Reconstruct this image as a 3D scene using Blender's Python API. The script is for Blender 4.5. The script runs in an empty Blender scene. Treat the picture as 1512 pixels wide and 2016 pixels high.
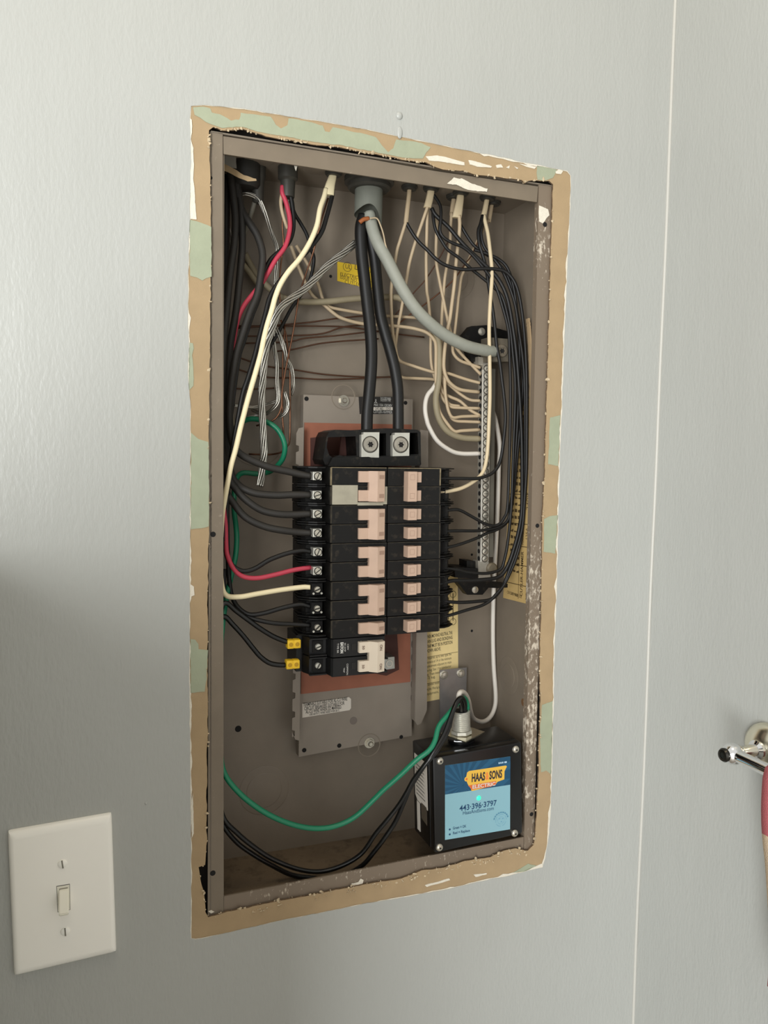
import bpy, bmesh, math, random
from mathutils import Vector, Matrix, noise
random.seed(7)
SC = bpy.context.scene
COL = SC.collection

# ---------------------------------------------------------------- camera, world, lights, exposure
YAW, PITCH, ROLL = 0.363156, 0.071445, 0.017012
CAMP = Vector((-0.108909, -0.741317, 0.451243))
FPX = 1550.12
_cy, _sy, _cp, _sp = math.cos(YAW), math.sin(YAW), math.cos(PITCH), math.sin(PITCH)
FWD = Vector((_sy*_cp, _cy*_cp, -_sp))
_r = Vector((_cy, -_sy, 0)); _u = _r.cross(FWD)
RGT = math.cos(ROLL)*_r + math.sin(ROLL)*_u
UPV = -math.sin(ROLL)*_r + math.cos(ROLL)*_u
cam = bpy.data.cameras.new('camera'); camo = bpy.data.objects.new('camera', cam); COL.objects.link(camo)
cam.sensor_fit = 'VERTICAL'; cam.sensor_height = 36.0; cam.lens = FPX/2016*36.0
cam.clip_start = 0.01; cam.clip_end = 60
mw = Matrix((RGT, UPV, -FWD)).transposed().to_4x4(); mw.translation = CAMP
camo.matrix_world = mw
SC.camera = camo

w = bpy.data.worlds.new('world'); SC.world = w; w.use_nodes = True
bg = w.node_tree.nodes['Background']
bg.inputs[0].default_value = (1.0, 0.985, 0.95, 1); bg.inputs[1].default_value = 0.80

def area(name, loc, aim, sx, sy, power, color):
    l = bpy.data.lights.new(name, 'AREA'); l.shape = 'RECTANGLE'; l.size = sx; l.size_y = sy
    l.energy = power; l.color = color
    o = bpy.data.objects.new(name, l); COL.objects.link(o); o.location = loc
    o.rotation_euler = (Vector(aim)-Vector(loc)).to_track_quat('-Z', 'Y').to_euler()
    return o
area('window_light', (-1.5, -2.2, 0.22), (0.2, 0, 0.30), 0.8, 2.1, 88, (0.965, 0.99, 1.0))
area('ceiling_light', (-0.1, -0.55, 1.75), (0.15, 0, 0.5), 0.5, 0.5, 3.0, (1.0, 0.80, 0.52))

SC.view_settings.view_transform = 'Standard'; SC.view_settings.look = 'None'
SC.view_settings.exposure = 0.0; SC.view_settings.gamma = 1.0; SC.view_settings.use_curve_mapping = False

def at(x, y, Y):
    d = FWD + (x-756)/FPX*RGT - (y-1008)/FPX*UPV
    return CAMP + (Y-CAMP.y)/d.y*d
def atX(x, y, X):
    d = FWD + (x-756)/FPX*RGT - (y-1008)/FPX*UPV
    return CAMP + (X-CAMP.x)/d.x*d

# ---------------------------------------------------------------- materials
def lin(c):
    return tuple(((v/255)/12.92 if v/255 <= 0.04045 else ((v/255+0.055)/1.055)**2.4) for v in c)
MATS = {}
def mat(name, rgb, rough=0.5, metal=0.0, var=0.0, vscale=60, bump=0.0, bscale=400, dust=None, dscale=90, dlo=.5, dhi=.7, spec=0.5, emit=0, coat=0):
    if name in MATS: return MATS[name]
    m = bpy.data.materials.new(name); m.use_nodes = True; nt = m.node_tree; N = nt.nodes; L = nt.links
    b = N['Principled BSDF']; c = lin(rgb)
    b.inputs['Base Color'].default_value = (*c, 1); b.inputs['Roughness'].default_value = rough
    b.inputs['Metallic'].default_value = metal; b.inputs['Specular IOR Level'].default_value = spec
    if coat: b.inputs['Coat Weight'].default_value = coat
    tc = N.new('ShaderNodeTexCoord'); src = None
    if var:
        n = N.new('ShaderNodeTexNoise'); n.inputs['Scale'].default_value = vscale; n.inputs['Detail'].default_value = 4
        L.new(tc.outputs['Object'], n.inputs['Vector'])
        r = N.new('ShaderNodeValToRGB'); e = r.color_ramp.elements
        e[0].position = .3; e[1].position = .7
        e[0].color = (*[v*(1-var) for v in c], 1); e[1].color = (*[min(1, v*(1+var)) for v in c], 1)
        L.new(n.outputs['Fac'], r.inputs['Fac']); src = r.outputs['Color']
    if dust:
        n = N.new('ShaderNodeTexNoise'); n.inputs['Scale'].default_value = dscale; n.inputs['Detail'].default_value = 6; n.inputs['Roughness'].default_value = .65
        L.new(tc.outputs['Object'], n.inputs['Vector'])
        r = N.new('ShaderNodeMapRange'); r.inputs['From Min'].default_value = dlo; r.inputs['From Max'].default_value = dhi
        L.new(n.outputs['Fac'], r.inputs['Value'])
        mx = N.new('ShaderNodeMix'); mx.data_type = 'RGBA'
        L.new(r.outputs['Result'], mx.inputs['Factor'])
        if src: L.new(src, mx.inputs['A'])
        else: mx.inputs['A'].default_value = (*c, 1)
        mx.inputs['B'].default_value = (*lin(dust), 1); src = mx.outputs['Result']
    if src: L.new(src, b.inputs['Base Color'])
    if bump:
        n = N.new('ShaderNodeTexNoise'); n.inputs['Scale'].default_value = bscale; n.inputs['Detail'].default_value = 3
        L.new(tc.outputs['Object'], n.inputs['Vector'])
        bp = N.new('ShaderNodeBump'); bp.inputs['Strength'].default_value = bump; bp.inputs['Distance'].default_value = .001
        L.new(n.outputs['Fac'], bp.inputs['Height']); L.new(bp.outputs['Normal'], b.inputs['Normal'])
    if emit:
        b.inputs['Emission Color'].default_value = (*c, 1); b.inputs['Emission Strength'].default_value = emit
    MATS[name] = m; return m

def wall_paint():
    m = mat('wall_paint', (170, 171, 166), .36, var=.02, vscale=6)
    nt = m.node_tree; N = nt.nodes; L = nt.links; b = N['Principled BSDF']
    tc = N.new('ShaderNodeTexCoord')
    a = N.new('ShaderNodeTexNoise'); a.inputs['Scale'].default_value = 330; a.inputs['Detail'].default_value = 2
    mp = N.new('ShaderNodeMapping'); mp.inputs['Scale'].default_value = (1, 1, .35)
    L.new(tc.outputs['Object'], mp.inputs['Vector']); L.new(mp.outputs['Vector'], a.inputs['Vector'])
    c = N.new('ShaderNodeTexNoise'); c.inputs['Scale'].default_value = 28; c.inputs['Detail'].default_value = 2
    mp2 = N.new('ShaderNodeMapping'); mp2.inputs['Scale'].default_value = (1, 1, .25)
    L.new(tc.outputs['Object'], mp2.inputs['Vector']); L.new(mp2.outputs['Vector'], c.inputs['Vector'])
    ad = N.new('ShaderNodeMath'); ad.operation = 'MULTIPLY_ADD'; ad.inputs[1].default_value = 2.2
    L.new(c.outputs['Fac'], ad.inputs[0]); L.new(a.outputs['Fac'], ad.inputs[2])
    bp = N.new('ShaderNodeBump'); bp.inputs['Strength'].default_value = .5; bp.inputs['Distance'].default_value = .0008
    L.new(ad.outputs[0], bp.inputs['Height']); L.new(bp.outputs['Normal'], b.inputs['Normal'])
    return m
PAINT = wall_paint()
KRAFT = mat('kraft_paper', (164, 141, 108), .9, var=.06, vscale=45, bump=.15, bscale=900)
GREEN_P = mat('old_green_paint', (154, 160, 136), .7, var=.05, vscale=60, bump=.15)
GYPSUM = mat('gypsum', (218, 211, 195), .95, var=.05, vscale=200, bump=.5, bscale=900)
RIM = mat('gypsum_core', (104, 84, 62), .95, var=.3, vscale=300, dust=(190, 170, 138), dscale=500, dlo=.62, dhi=.72)
CRUMB = mat('tan_crumbs', (190, 172, 142), .95, var=.2, vscale=200)
STEEL = mat('taupe_enamel', (122, 111, 97), .5, var=.05, vscale=40, bump=.08, bscale=700)
FLANGE = mat('taupe_flange', (118, 106, 90), .48, var=.06, vscale=40, dust=(150, 138, 122), dscale=160, dlo=.66, dhi=.76)
def spatter():
    m = mat('spattered_flange', (120, 106, 90), .55)
    nt = m.node_tree; N = nt.nodes; L = nt.links; b = N['Principled BSDF']
    tc = N.new('ShaderNodeTexCoord'); sp = N.new('ShaderNodeSeparateXYZ'); L.new(tc.outputs['Object'], sp.inputs[0])
    fine = N.new('ShaderNodeTexNoise'); fine.inputs['Scale'].default_value = 260; fine.inputs['Detail'].default_value = 6; fine.inputs['Roughness'].default_value = .62
    mpf = N.new('ShaderNodeMapping'); mpf.inputs['Scale'].default_value = (1, 1, .5)
    L.new(tc.outputs['Object'], mpf.inputs['Vector']); L.new(mpf.outputs['Vector'], fine.inputs['Vector'])
    big = N.new('ShaderNodeTexNoise'); big.inputs['Scale'].default_value = 22; L.new(tc.outputs['Object'], big.inputs['Vector'])
    cz = N.new('ShaderNodeValToRGB'); e = cz.color_ramp.elements
    e[0].position = 0; e[0].color = (.30, .30, .30, 1); e[1].position = 1; e[1].color = (.2, .2, .2, 1)
    for p_, v_ in ((.06, .55), (.25, .8), (.36, .7), (.44, .75), (.50, .50), (.55, .12), (.78, .08), (.88, .2), (.91, .62), (.94, .3)):
        q = e.new(p_); q.color = (v_, v_, v_, 1)
    mr = N.new('ShaderNodeMath'); mr.operation = 'DIVIDE'; mr.inputs[1].default_value = .742
    L.new(sp.outputs['Z'], mr.inputs[0]); L.new(mr.outputs[0], cz.inputs['Fac'])
    a1 = N.new('ShaderNodeMath'); a1.operation = 'MULTIPLY_ADD'; a1.inputs[1].default_value = .26
    xr = N.new('ShaderNodeMapRange'); xr.inputs['From Min'].default_value = .03; xr.inputs['From Max'].default_value = .32; xr.inputs['To Min'].default_value = .45; xr.inputs['To Max'].default_value = 1.0
    L.new(sp.outputs['X'], xr.inputs['Value']); xm = N.new('ShaderNodeMath'); xm.operation = 'MULTIPLY'
    L.new(cz.outputs['Color'], xm.inputs[0]); L.new(xr.outputs['Result'], xm.inputs[1]); L.new(xm.outputs[0], a1.inputs[0]); L.new(fine.outputs['Fac'], a1.inputs[2])
    a2 = N.new('ShaderNodeMath'); a2.operation = 'MULTIPLY_ADD'; a2.inputs[1].default_value = .35
    L.new(big.outputs['Fac'], a2.inputs[0]); L.new(a1.outputs[0], a2.inputs[2])
    r = N.new('ShaderNodeMapRange'); r.inputs['From Min'].default_value = .85; r.inputs['From Max'].default_value = .95
    L.new(a2.outputs[0], r.inputs['Value'])
    mx = N.new('ShaderNodeMix'); mx.data_type = 'RGBA'; mx.inputs['A'].default_value = (*lin((120, 106, 90)), 1); mx.inputs['B'].default_value = (*lin((196, 184, 166)), 1)
    L.new(r.outputs['Result'], mx.inputs['Factor']); L.new(mx.outputs['Result'], b.inputs['Base Color'])
    bp = N.new('ShaderNodeBump'); bp.inputs['Strength'].default_value = .5; bp.inputs['Distance'].default_value = .0006
    L.new(r.outputs['Result'], bp.inputs['Height']); L.new(bp.outputs['Normal'], b.inputs['Normal'])
    return m
SPATTER = spatter()
FLOORM = mat('dusty_enamel', (110, 94, 74), .8, var=.15, vscale=30, dust=(72, 62, 48), dscale=60, dlo=.5, dhi=.75, bump=.3, bscale=300)
BLACK = mat('black_phenolic', (12, 11, 10), .5, dust=(70, 62, 50), dscale=120, dlo=.56, dhi=.95, spec=.3)
BLACKN = mat('new_black_plastic', (18, 18, 19), .42, spec=.35)
DUSTED = mat('dusted_edge', (52, 47, 38), .9, var=.6, vscale=160)
DUST2 = mat('tan_dust', (122, 110, 86), .95, var=.4, vscale=160)
HANDLE = mat('pinkish_beige_plastic', (190, 162, 142), .45, var=.04, vscale=80)
HANDLE2 = mat('new_beige_plastic', (212, 198, 178), .4)
PRINT = mat('moulded_mark', (158, 130, 112), .6)
ZINC = mat('zinc', (200, 198, 188), .35, .55, var=.06, vscale=200)
SCREW = mat('steel_screw', (196, 190, 176), .28, .75)
ALUM = mat('aluminium_strand', (186, 182, 172), .3, .9)
NICKEL = mat('dull_aluminium', (160, 154, 142), .42, .35, var=.1, vscale=150)
DARKM = mat('dark_socket', (22, 20, 18), .7)
HOLE = mat('hole_dark', (14, 12, 11), .9)
COPPER = mat('bare_copper', (118, 82, 62), .35, .9, var=.15, vscale=80)
COPPERD = mat('aged_copper', (88, 60, 44), .5, .6, var=.15, vscale=80)
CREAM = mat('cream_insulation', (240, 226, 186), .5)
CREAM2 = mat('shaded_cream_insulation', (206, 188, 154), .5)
OLDWHITE = mat('aged_white_insulation', (180, 160, 130), .55, var=.05, vscale=60)
WHITE = mat('new_white_insulation', (214, 207, 196), .4)
GREYW = mat('grey_insulation', (142, 143, 132), .6, var=.05, vscale=120, bump=.1)
TANGREY = mat('tan_grey_insulation', (140, 129, 104), .6, var=.05, vscale=80)
BLACKW = mat('black_insulation', (19, 18, 17), .48, spec=.4)
RUBBER = mat('dusty_black_rubber', (36, 33, 29), .6, var=.12, vscale=60)
NEWBLACK = mat('glossy_black_insulation', (10, 10, 10), .3)
BROWNBLK = mat('brownish_black_insulation', (48, 40, 36), .5)
RED = mat('faded_red_insulation', (186, 58, 78), .5)
GREENW = mat('green_insulation', (22, 122, 88), .4)
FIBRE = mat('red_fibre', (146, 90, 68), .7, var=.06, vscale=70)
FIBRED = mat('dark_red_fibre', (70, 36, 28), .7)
YELLOW = mat('yellow_label', (226, 190, 44), .6, var=.05, vscale=60)
CREAML = mat('cream_label', (232, 208, 148), .7, var=.05, vscale=60)
TANL = mat('tan_label', (196, 166, 108), .7, var=.07, vscale=60)
WHITEL = mat('white_label', (214, 206, 194), .6)
INK = mat('black_ink', (30, 26, 20), .7)
INKB = mat('brown_ink', (84, 66, 36), .7)
WINK = mat('white_ink', (206, 204, 198), .6)
YTAPE = mat('yellow_ferrule', (240, 196, 40), .5)
SWITCHP = mat('ivory_plastic', (250, 247, 238), .35)
SWITCHT = mat('ivory_toggle', (234, 230, 214), .3)
CHROME = mat('chrome', (235, 235, 235), .06, 1.0)
BRUSH = mat('satin_metal', (226, 220, 200), .22, 1.0)
BLUE_D = mat('dark_blue_print', (16, 70, 100), .45)
BLUE_R = mat('ray_blue_print', (28, 84, 116), .45)
BLUE_L = mat('light_blue_print', (132, 176, 188), .45)
YEL_B = mat('yellow_print', (226, 180, 70), .45)
ORANGE = mat('orange_print', (214, 104, 52), .45)
NAVY = mat('navy_ink', (20, 64, 100), .5)
FADEN = mat('faint_navy_ink', (96, 150, 178), .5)
LED = mat('green_led', (40, 235, 150), .3, emit=1.6)
CASE = mat('black_case', (8, 8, 9), .35)
TOWEL_P = mat('pink_cotton', (196, 104, 108), .95, bump=.8, bscale=1500)
TOWEL_C = mat('cream_cotton', (226, 200, 168), .95, bump=.8, bscale=1500)
CAULK = mat('white_caulk', (186, 184, 176), .4)
CARD = mat('torn_card', (178, 152, 116), .9, var=.08, vscale=60)
GALV = mat('galvanised', (150, 148, 146), .35, .7, var=.1, vscale=80)
CONN = mat('dark_connector', (66, 64, 58), .5, .3, var=.1, vscale=80)

# ---------------------------------------------------------------- helpers
def tag(o, label=None, cat=None, group=None, kind=None):
    if label: o['label'] = label
    if cat: o['category'] = cat
    if group: o['group'] = group
    if kind: o['kind'] = kind
    return o
def empty(name, loc=(0, 0, 0)):
    o = bpy.data.objects.new(name, None); COL.objects.link(o); o.location = loc; o.empty_display_size = .02
    return o
def obj(name, bm, m, parent=None, smooth=False, center=False):
    """link a bmesh as one object; coordinates are in the parent's space"""
    off = Vector((0, 0, 0))
    if center:
        vs = [v.co for v in bm.verts]
        off = Vector([(min(v[i] for v in vs)+max(v[i] for v in vs))/2 for i in range(3)])
        for v in bm.verts: v.co -= off
    me = bpy.data.meshes.new(name); bm.normal_update(); bm.to_mesh(me); bm.free()
    for mm in (m if isinstance(m, (list, tuple)) else [m]): me.materials.append(mm)
    if smooth:
        for p in me.polygons: p.use_smooth = True
        if smooth == 'auto': me.set_sharp_from_angle(angle=math.radians(38))
    o = bpy.data.objects.new(name, me); COL.objects.link(o); o.location = off
    if parent: o.parent = parent
    return o
def B(): return bmesh.new()
def addbox(bm, x0, x1, y0, y1, z0, z1, bev=0):
    vs = [bm.verts.new((x, y, z)) for x in (x0, x1) for y in (y0, y1) for z in (z0, z1)]
    fs = [(0, 1, 3, 2), (4, 6, 7, 5), (0, 4, 5, 1), (2, 3, 7, 6), (0, 2, 6, 4), (1, 5, 7, 3)]
    F = [bm.faces.new([vs[i] for i in f]) for f in fs]
    if bev:
        es = list({e for f in F for e in f.edges})
        bmesh.ops.bevel(bm, geom=es, offset=bev, segments=2, affect='EDGES', profile=.5)
    return bm
def box(*a): return addbox(B(), *a)
def prism(bm, pts, ax, lo, hi):
    """polygon extruded along axis ax; pts are pairs in the other two axes (in order)"""
    def mk(p, h):
        q = list(p); q.insert(ax, h); return bm.verts.new(q)
    a = [mk(p, lo) for p in pts]; b = [mk(p, hi) for p in pts]
    n = len(pts); fs = [bm.faces.new(a), bm.faces.new(b[::-1])]
    for i in range(n): fs.append(bm.faces.new((a[i], b[i], b[(i+1) % n], a[(i+1) % n])))
    bmesh.ops.recalc_face_normals(bm, faces=fs)
    return bm
def cyl(bm, c, axis, r, h, seg=16, r2=None, cap=True):
    axis = Vector(axis).normalized(); q = axis.to_track_quat('Z', 'Y').to_matrix().to_4x4()
    M = Matrix.Translation(Vector(c)+axis*h/2) @ q
    bmesh.ops.create_cone(bm, cap_ends=cap, segments=seg, radius1=r, radius2=r if r2 is None else r2, depth=h, matrix=M)
    return bm
def lathe(bm, c, axis, prof, seg=24, caps=True):
    axis = Vector(axis).normalized(); q = axis.to_track_quat('Z', 'Y').to_matrix()
    rings = []
    for (r, h) in prof:
        rings.append([bm.verts.new(Vector(c)+q @ Vector((r*math.cos(2*math.pi*i/seg), r*math.sin(2*math.pi*i/seg), h))) for i in range(seg)])
    fs = []
    for a, b in zip(rings, rings[1:]):
        for i in range(seg): fs.append(bm.faces.new((a[i], a[(i+1) % seg], b[(i+1) % seg], b[i])))
    if caps: fs.append(bm.faces.new(rings[0][::-1])); fs.append(bm.faces.new(rings[-1]))
    bmesh.ops.recalc_face_normals(bm, faces=fs)
    return bm
def spline(P, n=6):
    P = [Vector(p) for p in P]
    if len(P) < 3: return [P[0].lerp(P[1], i/6) for i in range(7)]
    Q = [2*P[0]-P[1]]+P+[2*P[-1]-P[-2]]; out = []
    for i in range(1, len(Q)-2):
        p0, p1, p2, p3 = Q[i-1:i+3]
        for k in range(n):
            t = k/n
            out.append(.5*((2*p1)+(p2-p0)*t+(2*p0-5*p1+4*p2-p3)*t*t+(3*p1-p0-3*p2+p3)*t**3))
    out.append(P[-1]); return out
def frames(S):
    T = [(S[min(i+1, len(S)-1)]-S[max(i-1, 0)]).normalized() for i in range(len(S))]
    n = T[0].orthogonal().normalized(); out = []
    for t in T:
        n = (n-t*n.dot(t)).normalized(); out.append((t, n, t.cross(n)))
    return out
def sweep(bm, S, r, seg=10, shape=None):
    F = frames(S); rings = []
    for i, (p, (t, n, b)) in enumerate(zip(S, F)):
        rr = r(i/(len(S)-1)) if callable(r) else r
        rings.append([bm.verts.new(p+(n*math.cos(a)+b*math.sin(a))*rr) for a in [2*math.pi*k/seg for k in range(seg)]])
    for a, b in zip(rings, rings[1:]):
        for i in range(seg): bm.faces.new((a[i], a[(i+1) % seg], b[(i+1) % seg], b[i]))
    bm.faces.new(rings[0][::-1]); bm.faces.new(rings[-1])
    return bm
def px(pts): return [at(x, y, Y/1000) for (x, y, Y) in pts]
def wire(name, label, cat, m, rmm, pts, group=None, parent=None, seg=10):
    S = spline(px(pts)); bm = sweep(B(), S, rmm/1000, seg)
    o = obj(name, bm, m, parent, smooth=True, center=parent is None)
    return tag(o, label, cat, group)
def strands(bm, pts, n, R, r, twist, spread=None):
    S = spline(px(pts), 8); F = frames(S); ln = 0; acc = [0]
    for a, b in zip(S, S[1:]): ln += (b-a).length; acc.append(ln)
    for k in range(n):
        rad = 0 if (k == 0 and n > 4) else R; ph = 2*math.pi*k/max(1, (n-1 if n > 4 else n))
        Q = []
        for p, (t, nn, b), s in zip(S, F, acc):
            a = ph+s*twist; q = rad*(1+(spread*(s/ln)**3 if spread else 0))
            Q.append(p+(nn*math.cos(a)+b*math.sin(a))*q)
        sweep(bm, Q, r, 6)
    return bm
def text(bm, s, o, u, v, size, sx=1.0, bold=0.0, align='LEFT', fit=None, lift=.00012):
    cu = bpy.data.curves.new('t', 'FONT'); cu.body = s; cu.size = 1.0; cu.align_x = align; cu.offset = bold; cu.resolution_u = 3
    ob = bpy.data.objects.new('t', cu); COL.objects.link(ob)
    dg = bpy.context.evaluated_depsgraph_get(); me = bpy.data.meshes.new_from_object(ob.evaluated_get(dg))
    u = Vector(u).normalized(); v = Vector(v).normalized(); n = u.cross(v); o = Vector(o)
    if fit:
        ww = max(q.co.x for q in me.vertices)-min(q.co.x for q in me.vertices); sx = fit/(ww*size)
    vs = [bm.verts.new(o+u*(q.co.x*size*sx)+v*(q.co.y*size)+n*lift) for q in me.vertices]
    for p in me.polygons:
        try: bm.faces.new([vs[i] for i in p.vertices])
        except ValueError: pass
    bpy.data.objects.remove(ob); bpy.data.curves.remove(cu); bpy.data.meshes.remove(me)
    return bm
def plate_poly(bm, P, n, th):
    """polygon P (world points) thickened along n"""
    n = Vector(n).normalized()*th
    a = [bm.verts.new(p) for p in P]; b = [bm.verts.new(Vector(p)+n) for p in P]; k = len(P)
    fs = [bm.faces.new(b), bm.faces.new(a[::-1])]
    for i in range(k): fs.append(bm.faces.new((a[i], a[(i+1) % k], b[(i+1) % k], b[i])))
    bmesh.ops.recalc_face_normals(bm, faces=fs)
    return bm
def rag(P, step, amp, seed=0, closed=True):
    out = []; k = len(P); s = seed
    for i in range(k if closed else k-1):
        a, b = Vector(P[i]), Vector(P[(i+1) % k]); L = (b-a).length; m = max(1, int(L/step))
        t = (b-a).normalized(); nrm = Vector((-t.z, 0, t.x))
        for j in range(m):
            s += 1; d = amp*(noise.noise(Vector((s*.37, seed, .5)))*1.2+noise.noise(Vector((s*1.71, seed, 3.5)))*.8)
            out.append(a.lerp(b, j/m)+nrm*(d if (j or True) else 0))
    if not closed: out.append(Vector(P[-1]))
    return out
def ringfill(bm, outer, inner, mi=0):
    vo = [bm.verts.new(p) for p in outer]; vi = [bm.verts.new(p) for p in inner]
    es = [bm.edges.new((v[i], v[(i+1) % len(v)])) for v in (vo, vi) for i in range(len(v))]
    r = bmesh.ops.triangle_fill(bm, use_beauty=True, use_dissolve=False, edges=es, normal=(0, -1, 0))
    fs = [f for f in r['geom'] if isinstance(f, bmesh.types.BMFace)]
    for f in fs:
        f.material_index = mi
        if f.calc_center_median() is not None and f.normal.y > 0: f.normal_flip()
    return vo, vi
def rim(bm, vs, dy, mi=0):
    bs = [bm.verts.new(v.co+Vector((0, dy, 0))) for v in vs]; k = len(vs)
    for i in range(k):
        f = bm.faces.new((vs[i], vs[(i+1) % k], bs[(i+1) % k], bs[i])); f.material_index = mi
def copy_tree(o, parent=None):
    c = o.copy(); COL.objects.link(c)
    if parent: c.parent = parent
    for ch in list(o.children): copy_tree(ch, c)
    return c

# ---------------------------------------------------------------- walls
XR = 0.50853
HOLE_PX = [(376,1848),(376,1700),(374,1500),(373,1300),(373,1160),(374,1000),(374,800),(370,740),(371,700),(370,560),(372,480),(374,430),(376,300),(374,230),(376,208),
  (400,206),(430,209),(480,214),(560,227),(640,240),(720,254),(780,267),(830,277),(900,292),(980,307),(1040,321),(1090,331),(1117,336),
  (1124,345),(1124,370),(1122,430),(1118,500),(1114,600),(1110,700),(1107,800),(1103,900),(1100,1000),(1098,1100),(1095,1200),(1092,1300),(1090,1400),(1087,1530),(1085,1580),(1081,1640),(1074,1690),(1068,1708),
  (1040,1714),(1000,1725),(960,1732),(905,1745),(860,1755),(800,1766),(770,1771),(700,1783),(640,1796),(560,1811),(470,1832),(420,1843),(385,1850)]
INNER_PX = [(410,1806),(404,1796),(402,1760),(395,1730),(391,1707),(403,1703),(407,1650),(407,1540),(409,1400),(409,1170),(411,1050),(411,870),(413,700),(415,545),(415,430),(413,300),(411,255),(420,250),
  (437,257),(478,255),(507,264),(565,274.5),(621,284),(670,290),(711,299),(763,308),(798,316),(832,318),(872,334),(912,336),(938,344),(991,351),(1003,352),(1028,354),(1033,361),(1040,355),(1058,355),(1081,356),(1089,363),
  (1088,380),(1087,440),(1083.6,519),(1080.6,638),(1077.6,737),(1076,800),(1072.7,919),(1068,1018),(1065.6,1180),(1062.6,1299),(1064,1398),(1059,1545),(1054,1646),(1051,1664),(1039,1675),(1016,1671),(991,1675),(966,1687),(916,1695),(878,1707),(830,1714),(790,1730),(740,1737),(621,1760),(518,1780),(441,1797)]
hole = rag([at(x, y, 0) for x, y in HOLE_PX], .004, .0005, 3)
inner = rag([at(x, y, .0008) for x, y in INNER_PX], .0035, .0006, 11)
bm = B()
outer = [Vector(p) for p in ((-1.6, 0, -.9), (-1.6, 0, 1.6), (XR, 0, 1.6), (XR, 0, -.9))]
vo, vi = ringfill(bm, outer, hole)
rim(bm, vi, .0009)
wallb = tag(obj('wall_back', bm, PAINT), 'pale grey painted wall around the open electrical panel', kind='structure')
# exposed drywall face under the paint
bm = B()
big = []
cen = Vector((.18, 0, .37))
for p in [at(x, y, .0008) for x, y in HOLE_PX]:
    d = p-cen; d.y = 0; q = p+d.normalized()*.012; big.append(q)
vo, vi = ringfill(bm, big, inner)
rim(bm, vi, .0022, 1)
obj('exposed_drywall', bm, [KRAFT, RIM], wallb)
bm = B()
ro = [Vector((x, .016, z)) for x, z in ((-.07, -.07), (-.07, .82), (.44, .82), (.44, -.07))]; ri = [Vector((x, .016, z)) for x, z in ((.004, .004), (.004, .738), (.358, .738), (.358, .004))]
vo, vi = ringfill(bm, ro, ri)
obj('gap_shade_sheet', bm, mat('gap_shade_dark', (26, 21, 16), .95), wallb)  # dark sheet behind the torn gap, the cavity's shade put into its colour
# torn white edge of the paint film
bm = B()
SH = [at(x, y, .0004) for x, y in HOLE_PX]
def edge_w(x, y):
    if x > 1060: return 4.2 if y > 500 else 2.0
    if y > 1690 and x > 740: return 6 if x > 980 else 3
    if y < 350 and x > 950: return 5
    if y < 350: return 1.2
    if x < 400: return 3.4 if (y < 430 or 620 < y < 760 or 1080 < y < 1180 or 1330 < y < 1600) else 1.6
    return 1.2
K = len(HOLE_PX); wi = []
for (x, y) in HOLE_PX:
    pass
dense = []
for i in range(K):
    a, b = HOLE_PX[i], HOLE_PX[(i+1) % K]; m = max(1, int(math.hypot(b[0]-a[0], b[1]-a[1])/9))
    for j in range(m):
        dense.append((a[0]+(b[0]-a[0])*j/m, a[1]+(b[1]-a[1])*j/m))
oq, iq = [], []
D = len(dense)
for i, (x, y) in enumerate(dense):
    p = at(x, y, .0004); t = (at(*dense[(i+1) % D], .0004)-at(*dense[i-1], .0004)).normalized()
    nn = Vector((t.z, 0, -t.x))
    if nn.dot(cen-p) < 0: nn = -nn
    wv = edge_w(x, y)*max(.12, .75+1.1*noise.noise(Vector((i*.33, 1, 2)))+.6*noise.noise(Vector((i*1.3, 4, 2))))
    oq.append(bm.verts.new(p-nn*.0015)); iq.append(bm.verts.new(p+nn*wv*.00052))
for i in range(D):
    bm.faces.new((oq[i], oq[(i+1) % D], iq[(i+1) % D], iq[i]))
bmesh.ops.recalc_face_normals(bm, faces=bm.faces)
for f in bm.faces:
    if f.normal.y > 0: f.normal_flip()
obj('torn_paint_edge', bm, GYPSUM, wallb)
# old green paint left on the paper
GREEN = [
 [(380,212),(400,210),(414,214),(417,222),(440,229),(455,238),(472,236),(474,222),(500,226),(533,230),(543,246),(553,253),(566,247),(568,233),(600,238),(636,247),(640,258),(648,260),(655,250),(690,258),(722,265),(740,271),(752,286),(764,300),(774,292),(780,274),(800,276),(830,282),(848,290),(838,300),(832,312),(800,312),(763,304),(711,295),(670,286),(621,280),(565,270),(507,259),(478,250),(437,252),(420,246),(405,240),(395,232),(384,226)],
 [(373,432),(386,435),(402,441),(416,447),(416,544),(405,548),(398,553),(388,547),(374,543)],
 [(373,674),(380,676),(381,686),(378,700),(381,730),(381,760),(372,768),(371,730)],
 [(376,852),(390,864),(411,870),(411,1036),(395,1040),(376,1042)],
 [(375,1258),(384,1259),(390,1268),(391,1278),(409,1280),(407,1330),(403,1362),(375,1364)],
 [(1083,822),(1103,817),(1099,918),(1079,914)],
 [(1071,1022),(1081,1016),(1098,1014),(1093,1090),(1070,1086)],
 [(1067,1388),(1088,1380),(1085,1524),(1075,1517),(1065,1520),(1063,1440)],
 [(1057,326),(1080,331),(1096,334),(1092,344),(1088,350),(1074,356),(1058,354),(1056,340)],
 [(1010,1718),(1040,1700),(1056,1704),(1040,1714)],
]
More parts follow.
